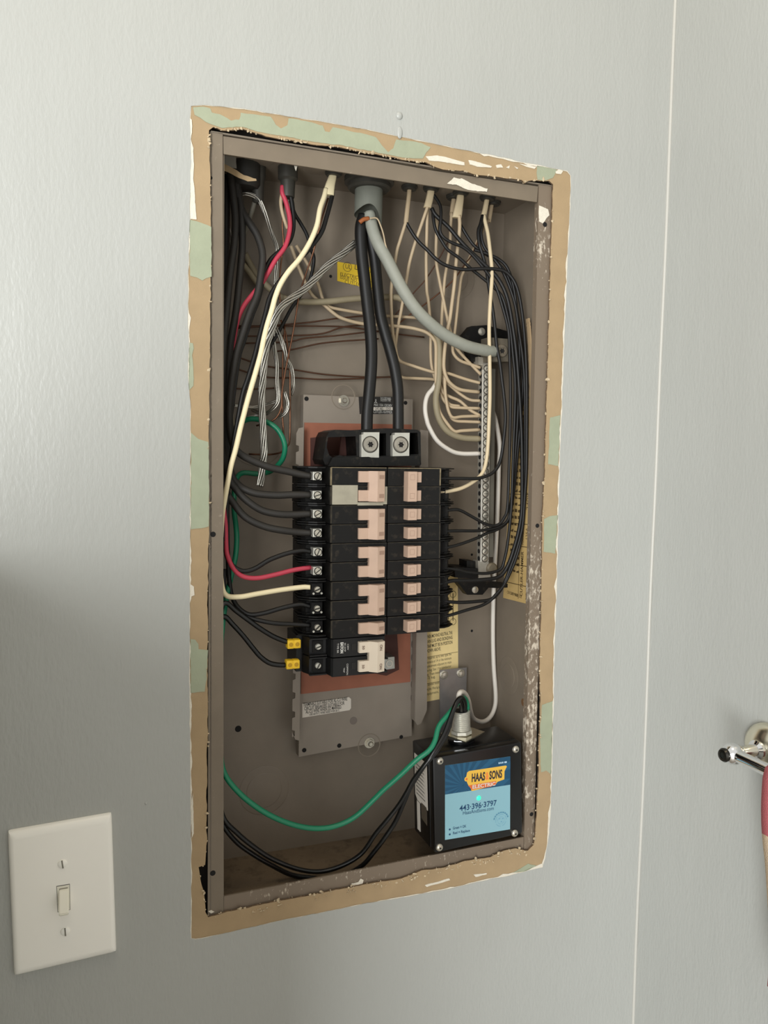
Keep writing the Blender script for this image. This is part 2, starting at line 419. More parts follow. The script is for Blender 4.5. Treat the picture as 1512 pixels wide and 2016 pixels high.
for G in GREEN:
    P = rag([at(x, y, .0007) for x, y in G], .003, .0005, len(G))
    bm = B(); vs = [bm.verts.new(p) for p in P]
    es = [bm.edges.new((vs[i], vs[(i+1) % len(vs)])) for i in range(len(vs))]
    bmesh.ops.triangle_fill(bm, use_beauty=True, use_dissolve=False, edges=es, normal=(0, -1, 0))
    for f in bm.faces:
        if f.normal.y > 0: f.normal_flip()
    vs2 = list(vs); k = len(vs2)
    bs = [bm.verts.new(v.co+Vector((0, .0004, 0))) for v in vs2]
    for v in vs2: v.co.y -= .0003
    for i in range(k): bm.faces.new((vs2[i], vs2[(i+1) % k], bs[(i+1) % k], bs[i]))
    obj('green_paint_patch', bm, GREEN_P, wallb)
# white filler smears on the paper
SMEAR = [
 [(373,232),(377,236),(378,262),(376,275),(380,292),(381,330),(380,352),(383,372),(384,398),(387,432),(374,431),(375,380),(373,300)],
 [(838,308),(860,306),(885,312),(914,320),(914,326),(890,322),(862,318),(845,316)],
 [(922,315),(945,320),(968,328),(966,330),(940,328),(924,324)],
 [(976,326),(986,324),(990,330),(978,331)],[(996,330),(1003,326),(1002,332)],[(1012,328),(1020,331),(1018,333)],
 [(1022,322),(1040,326),(1056,329),(1052,333),(1036,329)],
 [(1093,338),(1100,333),(1108,337),(1104,343),(1094,342)],
 [(836,1742),(862,1735),(884,1729),(886,1732),(862,1739),(840,1746)],[(932,1722),(958,1718),(958,1721),(936,1726)],
 [(1012,1722),(1040,1712),(1066,1700),(1070,1708),(1040,1717),(1016,1724)],
 [(1086,1580),(1080,1600),(1078,1640),(1084,1636),(1090,1590)],
 [(376,1585),(380,1560),(381,1640),(377,1650)],[(374,1150),(381,1155),(383,1172),(376,1174)],
]
for G in SMEAR:
    P = rag([at(x, y, .0007) for x, y in G], .0025, .0004, len(G)+9)
    bm = B(); vs = [bm.verts.new(p-Vector((0, .0006, 0))) for p in P]
    es = [bm.edges.new((vs[i], vs[(i+1) % len(vs)])) for i in range(len(vs))]
    bmesh.ops.triangle_fill(bm, use_beauty=True, use_dissolve=False, edges=es, normal=(0, -1, 0))
    for f in bm.faces:
        if f.normal.y > 0: f.normal_flip()
    k = len(vs); bs = [bm.verts.new(v.co+Vector((0, .0008, 0))) for v in vs]
    for i in range(k): bm.faces.new((vs[i], vs[(i+1) % k], bs[(i+1) % k], bs[i]))
    obj('plaster_smear', bm, GYPSUM, wallb)
# crumbs of plaster along the cut
bm = B()
def crumb(p, s):
    M = Matrix.Translation(p) @ Matrix.Rotation(random.uniform(0, 6), 4, random.choice('XYZ')) @ Matrix.Diagonal((s*random.uniform(.6, 1.6), s*.6, s*random.uniform(.5, 1.1), 1))
    r_ = bmesh.ops.create_icosphere(bm, subdivisions=1, radius=1, matrix=M)
    for v_ in r_['verts']: v_.co += (v_.co-p)*random.uniform(-.45, .5)
NI = len(INNER_PX)
for i in range(NI):
    a, b = INNER_PX[i], INNER_PX[(i+1) % NI]; L = math.hypot(b[0]-a[0], b[1]-a[1])
    dens = .15 if (a[1] < 400 and a[0] < 1080) else .06 if a[0] > 1040 else .34 if (a[1] > 1660 and a[0] > 800) else .08 if a[1] > 1660 else .02
    for j in range(int(L*dens+random.random())):
        t = random.random(); x = a[0]+(b[0]-a[0])*t; y = a[1]+(b[1]-a[1])*t
        if y > 1660 and x > 760: y += random.uniform(-1, 12)
        crumb(at(x+random.uniform(-2, 2), y+random.uniform(-3, 2), random.uniform(-.0003, .002)), random.uniform(.0005, .0016))
for (x0, y0, x1, y1, n) in ((490, 1795, 570, 1780, 10), (620, 1768, 700, 1752, 12), (690, 1744, 770, 1740, 9)):
    for j in range(n):
        t = random.random(); crumb(at(x0+(x1-x0)*t, y0+(y1-y0)*t+random.uniform(-4, 4), .0003), random.uniform(.0005, .0013))
tag(obj('plaster_crumbs', bm, CRUMB, wallb, smooth=False), kind='stuff')
# paint blobs above the panel
bm = B(); bmesh.ops.create_uvsphere(bm, u_segments=14, v_segments=8, radius=1, matrix=Matrix.Translation(at(786, 228, 0)) @ Matrix.Diagonal((.0035, .0022, .0038, 1)))
obj('paint_blob', bm, PAINT, wallb, smooth=True)
bm = B(); bmesh.ops.create_uvsphere(bm, u_segments=14, v_segments=8, radius=1, matrix=Matrix.Translation(at(787, 261, 0)) @ Matrix.Diagonal((.003, .0014, .006, 1)))
obj('paint_blob', bm, PAINT, wallb, smooth=True)
bm = B(); bmesh.ops.create_uvsphere(bm, u_segments=12, v_segments=8, radius=1, matrix=Matrix.Translation(at(287, 1582, 0)) @ Matrix.Diagonal((.001, .0008, .0012, 1)))
obj('paint_blob', bm, PAINT, wallb, smooth=True)
# right wall, floor, ceiling
bm = box(XR, XR+.1, -2.6, .1, -.9, 1.6); tag(obj('wall_right', bm, PAINT), 'pale grey painted side wall with a towel bar', kind='structure')
bm = B()
S = [Vector((XR-.0005+.0012*noise.noise(Vector((z*5, 0, 0))), -.0005, z)) for z in [-.9+.02*i for i in range(126)]]
sweep(bm, S, .0019, 8); tag(obj('trim_1', bm, CAULK, smooth=True), 'thin white caulk line in the corner between the two walls', kind='structure')
bm = addbox(B(), -.335, -.232, -.60, 0, -.9, .352, .003)  # unseen capped block, added left of view to cast the lower-left wall shadow
wl_ = tag(obj('added_shade_block', bm, PAINT, smooth='auto'), 'unseen low block added to shade the lower left wall', kind='structure')
obj('shade_block_cap', addbox(B(), -.345, -.226, -.61, 0, .352, .370, .004), mat('block_cap_white', (222, 220, 212), .35), wl_, smooth='auto')
FLOOR = mat('floor_tile', (150, 140, 128), .5)
CEIL = mat('ceiling_white', (225, 222, 214), .9)
tag(obj('floor', box(-1.6, XR, -2.6, 0, -1.0, -.9), FLOOR), kind='structure')

# ---------------------------------------------------------------- electrical panel enclosure
PW, PH, FY, BY = .362, .742, .0038, .108
panel = tag(empty('electrical_panel', (0, 0, 0)), 'open taupe metal breaker panel box recessed in the grey wall', 'electrical panel')
def panel_hole(p, axis, r, m=HOLE, par=None):
    return obj('screw_hole', cyl(B(), p, axis, r, .0004, 14), m, par or panel)
obj('back_panel', box(0, PW, BY, BY+.0015, 0, PH), STEEL, panel)
obj('side_panel', box(.0002, .0015, FY, BY, 0, PH), STEEL, panel)
obj('side_panel', box(PW-.0015, PW-.0002, FY, BY, 0, PH), STEEL, panel)
obj('side_panel', box(.0015, PW-.0015, FY, BY, PH-.0015, PH), STEEL, panel)
obj('bottom_panel', box(.0015, PW-.0015, FY, BY, .0, .0015), FLOORM, panel)
def q4(x0, y0, x1, y1, x2, y2, x3, y3): return [at(*p, FY) for p in ((x0, y0), (x1, y1), (x2, y2), (x3, y3))]
lf = obj('flange', plate_poly(B(), q4(413, 259, 438.5, 262, 440.5, 1800, 409, 1806), (0, 1, 0), .002), FLANGE, panel)
rf = obj('flange', plate_poly(B(), q4(1061, 362, 1086, 366, 1050, 1686, 1031, 1690), (0, 1, 0), .002), SPATTER, panel)
rf['label'] = 'right flange spattered with white plaster'
tf = obj('flange', plate_poly(B(), [at(*p, FY+.0004) for p in ((439.5, 268), (570, 288), (711, 310), (856, 336.5), (1059.5, 367), (1057, 398), (440, 303))], (0, 1, 0), .002), FLANGE, panel)
bf = obj('flange', plate_poly(B(), [at(*p, FY+.0004) for p in ((441, 1765), (1031, 1648), (1030, 1684), (441, 1799))], (0, 1, 0), .002), SPATTER, panel)
# return lips behind the flanges
obj('flange_lip', box(.0118, .0128, FY+.002, FY+.012, .012, .724), FLANGE, panel)
rl = at(1047, 1000, FY+.002)
obj('flange_lip', plate_poly(B(), [at(1059, 372, FY+.002), at(1030, 1660, FY+.002), at(1030, 1660, FY+.002)+Vector((0, .006, 0)), at(1059, 372, FY+.002)+Vector((0, .006, 0))], (1, 0, 0), .001), SPATTER, panel)
for (x, y, r) in ((419.5, 1052, .0026), (419, 1719, .0027), (415, 350, .0016)):
    panel_hole(at(x, y, FY-.0001), (0, 1, 0), r, par=lf)
for (x, y, r) in ((1073, 442, .0026), (1058, 1035, .0024), (1046.5, 1603, .0024)):
    panel_hole(at(x, y, FY-.0001), (0, 1, 0), r, par=rf)
for (x, y, r) in ((469, 1435, .0036), (496, 845, .002), (494, 880, .0021), (651, 544, .0017), (929, 1242, .0016), (929, 1092, .0015)):
    panel_hole(at(x, y, BY-.0002), (0, 1, 0), r)
panel_hole(atX(1030, 1383, PW-.0017), (1, 0, 0), .0045, mat('rusty_hole', (110, 80, 50), .8))
# plaster splat pieces on the flanges
for pts, par in (([(1061, 405), (1079, 412), (1081, 424), (1077, 428), (1068, 440), (1061, 436)], rf),
            ([(898, 364), (880, 362), (893, 350), (912, 353), (930, 362), (960, 372), (958, 378), (925, 375)], tf),
            ([(689, 1745), (692, 1739), (705, 1736), (710, 1729), (715, 1732), (712, 1741), (697, 1745)], bf), ([(410, 1794), (416, 1791), (422, 1795), (415, 1798)], lf)):
    bm = plate_poly(B(), rag([at(x, y, FY-.0001) for x, y in pts], .002, .0005, len(pts)), (0, -1, 0), .0006)
    obj('plaster_splat', bm, GYPSUM, par)
def knockout(c, n, radii, m=STEEL):
    for i, r in enumerate(radii):
        h = .0003+.0004*i
        obj('knockout', lathe(B(), Vector(c), n, [(r+.0008, 0), (r+.0002, h-.0001), (r-.0004, h), (.0001, h)], 48), m, panel, smooth='auto')
KNOCK = STEEL
knockout(at(520, 1556, BY-.0002), (0, -1, 0), (.0275, .0195), KNOCK)
knockout(at(897, 548, BY-.0002), (0, -1, 0), (.024, .0155), KNOCK)
knockout(at(505, 862, BY-.0002), (0, -1, 0), (.030,), KNOCK)
knockout(atX(1001, 1330, PW-.0017), (-1, 0, 0), (.022, .014), KNOCK)
knockout(atX(1000, 1520, PW-.0017), (-1, 0, 0), (.022, .014), KNOCK)
for x in (.055, .115, .27, .32): knockout((x, .055, PH-.0018), (0, 0, -1), (.014,), KNOCK)
# dusty wavy strip along the right inside edge
# labels on the enclosure
def quad_label(name, P, n, th, m, par): return obj(name, plate_poly(B(), P, n, th), m, par)
yl = quad_label('approval_label', [at(x, y, BY-.0002) for x, y in ((664, 513), (668, 516), (735, 527), (735, 571), (664, 553))], (0, -1, 0), .0002, YELLOW, panel)
yl['label'] = 'yellow approval label'
o = at(664, 556, BY-.0004); u = (at(735, 571, BY-.0004)-o).normalized(); v = Vector((0, -1, 0)).cross(u)*-1
v = u.cross(Vector((0, 1, 0))); v = -v if v.z < 0 else v
bm = B(); mm = .001
def yt(s, x, y, size, **k): text(bm, s, at(x, y, BY-.0004), u, v, size, **k)
yt('ELECTRIC PANEL', 669, 542, .0052, sx=.95); yt('ISSUE NO. A-54', 669, 548.5, .0052, sx=.9); yt('CUTLER-HAMMER', 678, 557.5, .0052)
yt('UL', 679, 528, .0075, sx=.8); yt('LISTED', 697, 530, .008)
c = at(684, 525.5, BY-.0004)
for i in range(28):
    a0, a1 = 2*math.pi*i/28, 2*math.pi*(i+1)/28
    vs = [bm.verts.new(c+(u*math.cos(a)+v*math.sin(a))*r+Vector((0, -.0001, 0))) for a, r in ((a0, .0052), (a1, .0052), (a1, .0047), (a0, .0047))]
    bm.faces.new(vs)
obj('lettering', bm, INKB, yl)
# instruction label lower right on the back
P = [at(x, y, BY-.0002) for x, y in ((836, 1120), (901, 1120), (902, 1330), (868, 1376), (836, 1382))]
cl = quad_label('instruction_label', P, (0, -1, 0), .0002, CREAML, panel); cl['label'] = 'cream instruction label'
u = (at(901, 1246, BY)-at(838, 1257, BY)).normalized(); v = -u.cross(Vector((0, -1, 0)))
if v.z < 0: v = -v
bm = B()
for s, y in (('WHEN MOVING NEUTRAL THE', 1257.5), ('MAIN LUG AND BONDING', 1267), ('STRAP MUST BE IN POSITION', 1276.5), ('SHOWN ABOVE.', 1285.5)):
    o = at(838, y, BY-.0004)
    wid = .0355 if 'SHOWN' not in s else .02
    text(bm, s, o, u, v, .0058, fit=wid, bold=.01)
for s, y, wd in (('is required, up to two type the', 1299, .034), ('clearance at 1/4 or the minimum', 1307, .034), ('replacement adjacent to main', 1315, .034), ('the lug. See 1 for conductor', 1323, .034), ('lug. Then instructions with', 1331, .034), ('1/2 lug.', 1338, .012),
              ('A bonded neutral Type CHBD', 1351, .034), ('using bars. When lug is', 1360, .018), ('equipment,', 1369, .017)):
    text(bm, s, at(838, y, BY-.0004), u, v, .0046, fit=wd)
obj('lettering', bm, INK, cl)
bm = B()
for (x, y0, y1) in ((882, 1176, 1220), (891, 1168, 1222)):
    plate_poly(bm, [at(x, y0, BY-.0004), at(x+1.6, y0, BY-.0004), at(x+1.6, y1, BY-.0004), at(x, y1, BY-.0004)], (0, -1, 0), .0001)
for y in (1292, 1344): plate_poly(bm, [at(838, y+2, BY-.0004), at(901, y-9, BY-.0004), at(901, y-8.2, BY-.0004), at(838, y+2.8, BY-.0004)], (0, -1, 0), .0001)
for (x, y, r) in ((892, 1170, .0042), (892, 1224, .0042), (884, 1228, .0026)):
    c = at(x, y, BY-.0005)
    for i in range(20):
        a0, a1 = 2*math.pi*i/20, 2*math.pi*(i+1)/20
        bm.faces.new([bm.verts.new(c+Vector((math.cos(a)*q, 0, math.sin(a)*q))) for a, q in ((a0, r), (a1, r), (a1, r-.0006), (a0, r-.0006))])
obj('printed_lines', bm, INKB, cl)
# directory label on the right inside wall
LX = PW-.0017
dl = quad_label('directory_label', [Vector((LX, .024, .286)), Vector((LX, .084, .283)), Vector((LX, .072, .50)), Vector((LX, .026, .525))], (-1, 0, 0), .0003, TANL, panel)
dl['label'] = 'tan directory label on the inner side'
bm = B(); bl = B()
U, V = Vector((0, 0, 1)), Vector((0, 1, 0))
text(bm, 'CUTLER-HAMMER', (LX-.0004, .040, .292), U, V, .0075, fit=.052, bold=.02)
text(bm, 'MAIN LUGS', (LX-.0004, .0405, .352), U, V, .006, fit=.022); text(bm, 'RATING', (LX-.0004, .0405, .384), U, V, .006, fit=.024)
text(bm, '125A', (LX-.0004, .031, .358), U, V, .008, fit=.013); text(bm, '240V', (LX-.0004, .031, .392), U, V, .008, fit=.02)
text(bm, 'CAT. NO.', (LX-.0004, .029, .289), U, V, .005, fit=.018, bold=.03)
for i, s in enumerate(('CIRCUIT', 'NUMBER', 'WIRE SIZE')): text(bm, s, (LX-.0004, .075-i*.009, .290), V*-1, U, .005, fit=.016)
random.seed(3)
for k in range(26):
    z = .318+k*.0078
    for j in range(3):
        y = .07-.0075*j
        plate_poly(bm, [Vector((LX-.0004, y, z)), Vector((LX-.0004, y-.0055, z)), Vector((LX-.0004, y-.0055, z+random.uniform(.001, .004))), Vector((LX-.0004, y, z+random.uniform(.001, .004)))], (-1, 0, 0), .0001)
for z in (.305, .328, .35, .376, .41):
    plate_poly(bl, [Vector((LX-.0004, .026, z)), Vector((LX-.0004, .078, z-.002)), Vector((LX-.0004, .078, z-.0012)), Vector((LX-.0004, .026, z+.0008))], (-1, 0, 0), .0001)
plate_poly(bl, [Vector((LX-.0004, .0485, .288)), Vector((LX-.0004, .0492, .288)), Vector((LX-.0004, .0492, .5)), Vector((LX-.0004, .0485, .5))], (-1, 0, 0), .0001)
obj('lettering', bm, INKB, dl); obj('printed_lines', bl, INKB, dl)
# frayed strip of old paper standing off the right inner wall
S = spline(px([(1040.5, 626, 30), (1043, 650, 30), (1045.5, 700, 28), (1047, 760, 27), (1047.5, 830, 26), (1046.5, 890, 26), (1044.5, 934, 27)]), 8)
bm = B(); prev = None
for i, p in enumerate(S):
    d = .0007*noise.noise(Vector((i*.9, 0, 0)))
    a = bm.verts.new(p+Vector((d, 0, 0))); b = bm.verts.new(p+Vector((.0012+d, .008, 0))); c2 = bm.verts.new(p+Vector((.0016+d, 0, 0)))
    if prev: bm.faces.new((prev[0], a, c2, prev[2])); bm.faces.new((prev[2], c2, b, prev[1])); bm.faces.new((prev[1], b, a, prev[0]))
    prev = (a, b, c2)
obj('frayed_liner', bm, CARD, panel)

PANM = mat('pan_enamel', (136, 126, 114), .48, var=.05, vscale=40, bump=.08, bscale=700)
# ---------------------------------------------------------------- interior mounting pan
PY = .092
pan = tag(empty('mounting_pan', at(700, 1100, PY)), 'taupe interior mounting plate with notched rails behind the breakers', 'mounting plate')
PO = pan.location
def rel(p, o=PO): return Vector(p)-o
def pp(pts, Y, o=PO): return [rel(at(x, y, Y), o) for x, y in pts]
obj('plate', plate_poly(B(), pp([(599, 777), (810, 786), (808, 1449), (590, 1490)], PY), (0, 1, 0), .0015), PANM, pan)
obj('plate_edge', plate_poly(B(), pp([(810, 786), (812.5, 786), (810.5, 1449), (808, 1449)], PY), (0, 1, 0), .012), PANM, pan)
obj('plate_edge', plate_poly(B(), pp([(597.5, 777), (599, 777), (590, 1490), (588, 1490)], PY), (0, 1, 0), .012), PANM, pan)
# left rail with teeth
def rail_pts(xo, xi, y0, y1, side):
    pts = [(xi, y0), (xi-.005*(y1-y0), y1)]
    return pts
bm = B(); L0, L1 = 845, 1456
def lx(y, base): return base-(y-850)*.0145
outl = [(lx(840, 597), 840)]
outl = [(lx(L0, 598), L0-4), (lx(L0, 588), L0-2), (lx(L0, 583.5), L0+8)]
y = L0+8
while y < L1-40:
    outl += [(lx(y+23, 583.5), y+23), (lx(y+23, 589), y+25), (lx(y+36, 589), y+35), (lx(y+37, 583.5), y+37.4)]; y += 37.4
outl += [(lx(1440, 583.5), 1440), (lx(1458, 590), 1456), (lx(1458, 598), 1458)]
obj('rail', plate_poly(bm, pp(outl, .079), (0, 1, 0), .0014), PANM, pan)
bm = plate_poly(B(), pp([(lx(L0, 597), L0), (lx(L0, 598.5), L0), (lx(L1, 598.5), L1), (lx(L1, 597), L1)], .0795), (0, 1, 0), .0125)
obj('rail_web', bm, PANM, pan)
def rx(y, base): return base-(y-850)*.0045
outr = [(rx(846, 828), 846), (rx(846, 843), 848), (rx(1400, 843), 1398), (rx(1425, 832), 1424), (rx(1430, 824), 1428), (rx(1425, 820), 1420)]
obj('rail', plate_poly(B(), pp(outr, .079), (0, 1, 0), .0014), PANM, pan)
bm = plate_poly(B(), pp([(rx(846, 827), 846), (rx(846, 829), 846), (rx(1420, 821), 1420), (rx(1420, 819), 1420)], .0795), (0, 1, 0), .0125)
obj('rail_web', bm, PANM, pan)
for i in range(5):
    yy = 1268+i*26.3; c = rel(at(814-i*.35, yy, PY-.0006))
    bm = cyl(B(), (0, 0, 0), (0, -1, 0), 1, .0012, 18)
    for v_ in bm.verts: v_.co = Vector((v_.co.x*.0026, v_.co.y, v_.co.z*.0058))+c
    obj('rail_slot', bm, mat('slot_shade', (92, 82, 72), .8), pan)
# fibre insulator
fib = obj('insulator_sheet', plate_poly(B(), pp([(599, 832), (810, 836), (807, 1342), (592, 1366)], PY-.0004), (0, -1, 0), .001), FIBRE, pan)
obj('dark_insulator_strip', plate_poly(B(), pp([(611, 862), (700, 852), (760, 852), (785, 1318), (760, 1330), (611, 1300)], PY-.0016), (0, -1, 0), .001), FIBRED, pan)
for (x, y) in ((676, 789), (727, 1462)):
    c = rel(at(x, y, PY))
    bm = cyl(B(), c, (0, -1, 0), .0062, .001, 20); s_ = obj('screw', bm, SCREW, pan, smooth='auto')
    bm = cyl(B(), c+Vector((0, -.001, 0)), (0, -1, 0), .0048, .0035, 6); cyl(bm, c+Vector((0, -.0045, 0)), (0, -1, 0), .0034, .0018, 12, .002)
    obj('hex_head', bm, SCREW, s_)
    bm = lathe(B(), c+Vector((0, .0002, .004 if y < 1000 else -.003)), (0, -1, 0), [(.0125, .0), (.0128, .0003), (.0138, .0003), (.014, .0)], 28, False)
    obj('dimple', bm, STEEL, pan, smooth='auto')
for (x, y, r) in ((603.5, 785, .0024), (798.5, 793, .0022), (599, 1477, .0025), (668, 1468, .0025), (696, 1419, .0045), (790, 1451, .0023)):
    obj('mounting_hole', cyl(B(), rel(at(x, y, PY-.0003)), (0, 1, 0), r, .0004, 16), HOLE if r < .004 else mat('shallow_dimple', (112, 102, 94), .6), pan)
# white ratings label
wl = obj('ratings_label', plate_poly(B(), pp([(595, 1385.5), (687, 1372.5), (691, 1376), (691, 1394), (688, 1398), (595, 1413)], PY-.0002), (0, -1, 0), .0002), WHITEL, pan); wl['label'] = 'white ratings label'
u = (at(687, 1372.5, PY)-at(595, 1385.5, PY)).normalized(); v = -u.cross(Vector((0, -1, 0))); v = v if v.z > 0 else -v
bm = B()
for s, x, y, wd, sz in (('TERMINALS SUITABLE FOR AL-CU WIRE', 597, 1391, .0515, .0056), ('CIRCUIT BREAKERS SUITABLE FOR', 599, 1398.5, .047, .0056), ('AL-CU WIRE WHEN SO MARKED.', 602, 1405, .042, .0056), ('USE 60/75 C WIRE SIZED FOR 60 C', 609, 1408.7, .035, .0032)):
    text(bm, s, rel(at(x, y, PY-.0004)), u, v, sz, fit=wd, bold=.015)
obj('lettering', bm, INK, wl)
# black rating label between the mains
kl = obj('catalogue_label', plate_poly(B(), pp([(706, 781), (792, 781), (792, 815), (708, 815)], PY-.0002), (0, -1, 0), .0002), mat('black_label', (24, 18, 14), .5), pan); kl['label'] = 'black catalogue label'
U, V = Vector((1, 0, 0)), Vector((0, 0, 1))
ws = obj('white_strip', plate_poly(B(), pp([(734, 801.5), (773, 801.5), (773, 807.5), (734, 807.5)], PY-.0004), (0, -1, 0), .0001), WHITEL, kl)
bm = B()
text(bm, 'ENCLOSED PANEL', rel(at(749, 786, PY-.0004)), U, V, .0035, fit=.0125); text(bm, 'INDOOR TYPE', rel(at(749, 790, PY-.0004)), U, V, .0035, fit=.012)
text(bm, 'MAX 150A 120/240V', rel(at(736, 799.5, PY-.0004)), U, V, .0042, fit=.0215); text(bm, 'CUTLER-HAMMER', rel(at(735, 813, PY-.0004)), U, V, .0045, fit=.0225)
text(bm, 'UL', rel(at(735.5, 793, PY-.0004)), U, V, .006, fit=.004)
obj('lettering', bm, WINK, kl)
bm = B(); text(bm, 'CAT. NO.', rel(at(738, 806.3, PY-.0006)), U, V, .0038, fit=.010); text(bm, 'CH20', rel(at(760, 806.3, PY-.0006)), U, V, .0038, fit=.006)
obj('lettering', bm, INK, kl)
# small galvanised lug at lower right of the breakers
bm = plate_poly(B(), pp([(756, 1298), (764, 1298), (764, 1294), (776.5, 1293), (777, 1316), (756, 1319)], .070), (0, 1, 0), .02)
gl = obj('bus_stab', bm, mat('pale_zinc', (176, 178, 172), .5, .5, var=.08, vscale=200), pan)
bm = lathe(B(), rel(at(766.5, 1306.5, .0699)), (0, -1, 0), [(.0028, 0), (.003, .0004), (.0042, .0004), (.0044, 0)], 20, False)
obj('stab_ring', bm, ZINC, pan, smooth='auto')

# ---------------------------------------------------------------- main lug block
ml = tag(empty('main_lug_block', at(760, 880, .05)), 'black main lug block clamping the two thick black service cables', 'lug block')
MO = ml.location
def mp_(pts, Y): return pp(pts, Y, MO)
def frame_with_holes(bm, pts, holes, Y, th):
    O = mp_(pts, Y); loops = [O]+[mp_(h, Y) for h in holes]
    vl = [[bm.verts.new(p) for p in lp] for lp in loops]
    es = [bm.edges.new((v[i], v[(i+1) % len(v)])) for v in vl for i in range(len(v))]
    bmesh.ops.triangle_fill(bm, use_beauty=True, use_dissolve=False, edges=es, normal=(0, -1, 0))
    for f in bm.faces:
        if f.normal.y > 0: f.normal_flip()
    for v in vl: rim(bm, v, th)
    return bm
FRP = [(643, 860), (648, 850), (660, 846), (690, 847), (760, 843), (822, 846), (828, 851), (829, 915), (640, 915), (636, 905)]
HOL = [[(646, 861), (700, 859), (702, 897), (676, 898), (668, 896), (655, 901), (648, 896), (643, 880)],
       [(712, 854), (760, 853), (760, 897), (712, 899)], [(768, 853), (822, 852), (824, 894), (768, 897)]]
obj('block_frame', frame_with_holes(B(), FRP, HOL, .036, .040), BLACK, ml)
obj('block_base', plate_poly(B(), mp_([(708, 850), (826, 850), (828, 905), (708, 905)], .062), (0, 1, 0), .02), HOLE, ml)
obj('block_ledge', plate_poly(B(), mp_([(655, 901), (824, 897), (828, 917), (646, 918)], .030), (0, 1, 0), .02), BLACK, ml)
obj('bus_bar', plate_poly(B(), mp_([(672, 858), (704, 858), (704, 899), (668, 899)], .070), (0, 1, 0), .003), FIBRED, ml)
def main_lug(x0, x1, y0, y1, cx, cy):
    bm = plate_poly(B(), mp_([(x0+4, y0), (x1, y0), (x1-1, y1), (x0, y1-1), (x0, y0+5), (x0+4, y0+4)], .030), (0, 1, 0), .026)
    lg = obj('lug', bm, ZINC, ml)
    c = rel(at(cx, cy, .030), MO)
    s_ = obj('lug_screw', lathe(B(), c, (0, -1, 0), [(.0077, 0), (.0077, .0004), (.0069, .0014), (.0046, .0014), (.0044, .0006), (.0001, .0006)], 28), NICKEL, lg, smooth='auto')
    obj('lug_rim', lathe(B(), c, (0, -1, 0), [(.0078, .0), (.0080, .0006), (.0086, .0006), (.0088, .0)], 28, False), mat('lug_groove', (70, 66, 58), .6, .5), lg)
    bm = B()
    cyl(bm, c+Vector((0, -.0007, 0)), (0, -1, 0), .0022, .0004, 6)
    for k in range(6):
        a = k*math.pi/3; cyl(bm, c+Vector((.0022*math.cos(a), -.0007, .0022*math.sin(a))), (0, -1, 0), .0009, .0004, 8)
    obj('hex_socket', bm, DARKM, lg)
main_lug(711.5, 747, 851, 901, 729, 875)
main_lug(773, 806.5, 852, 900, 789, 875.5)

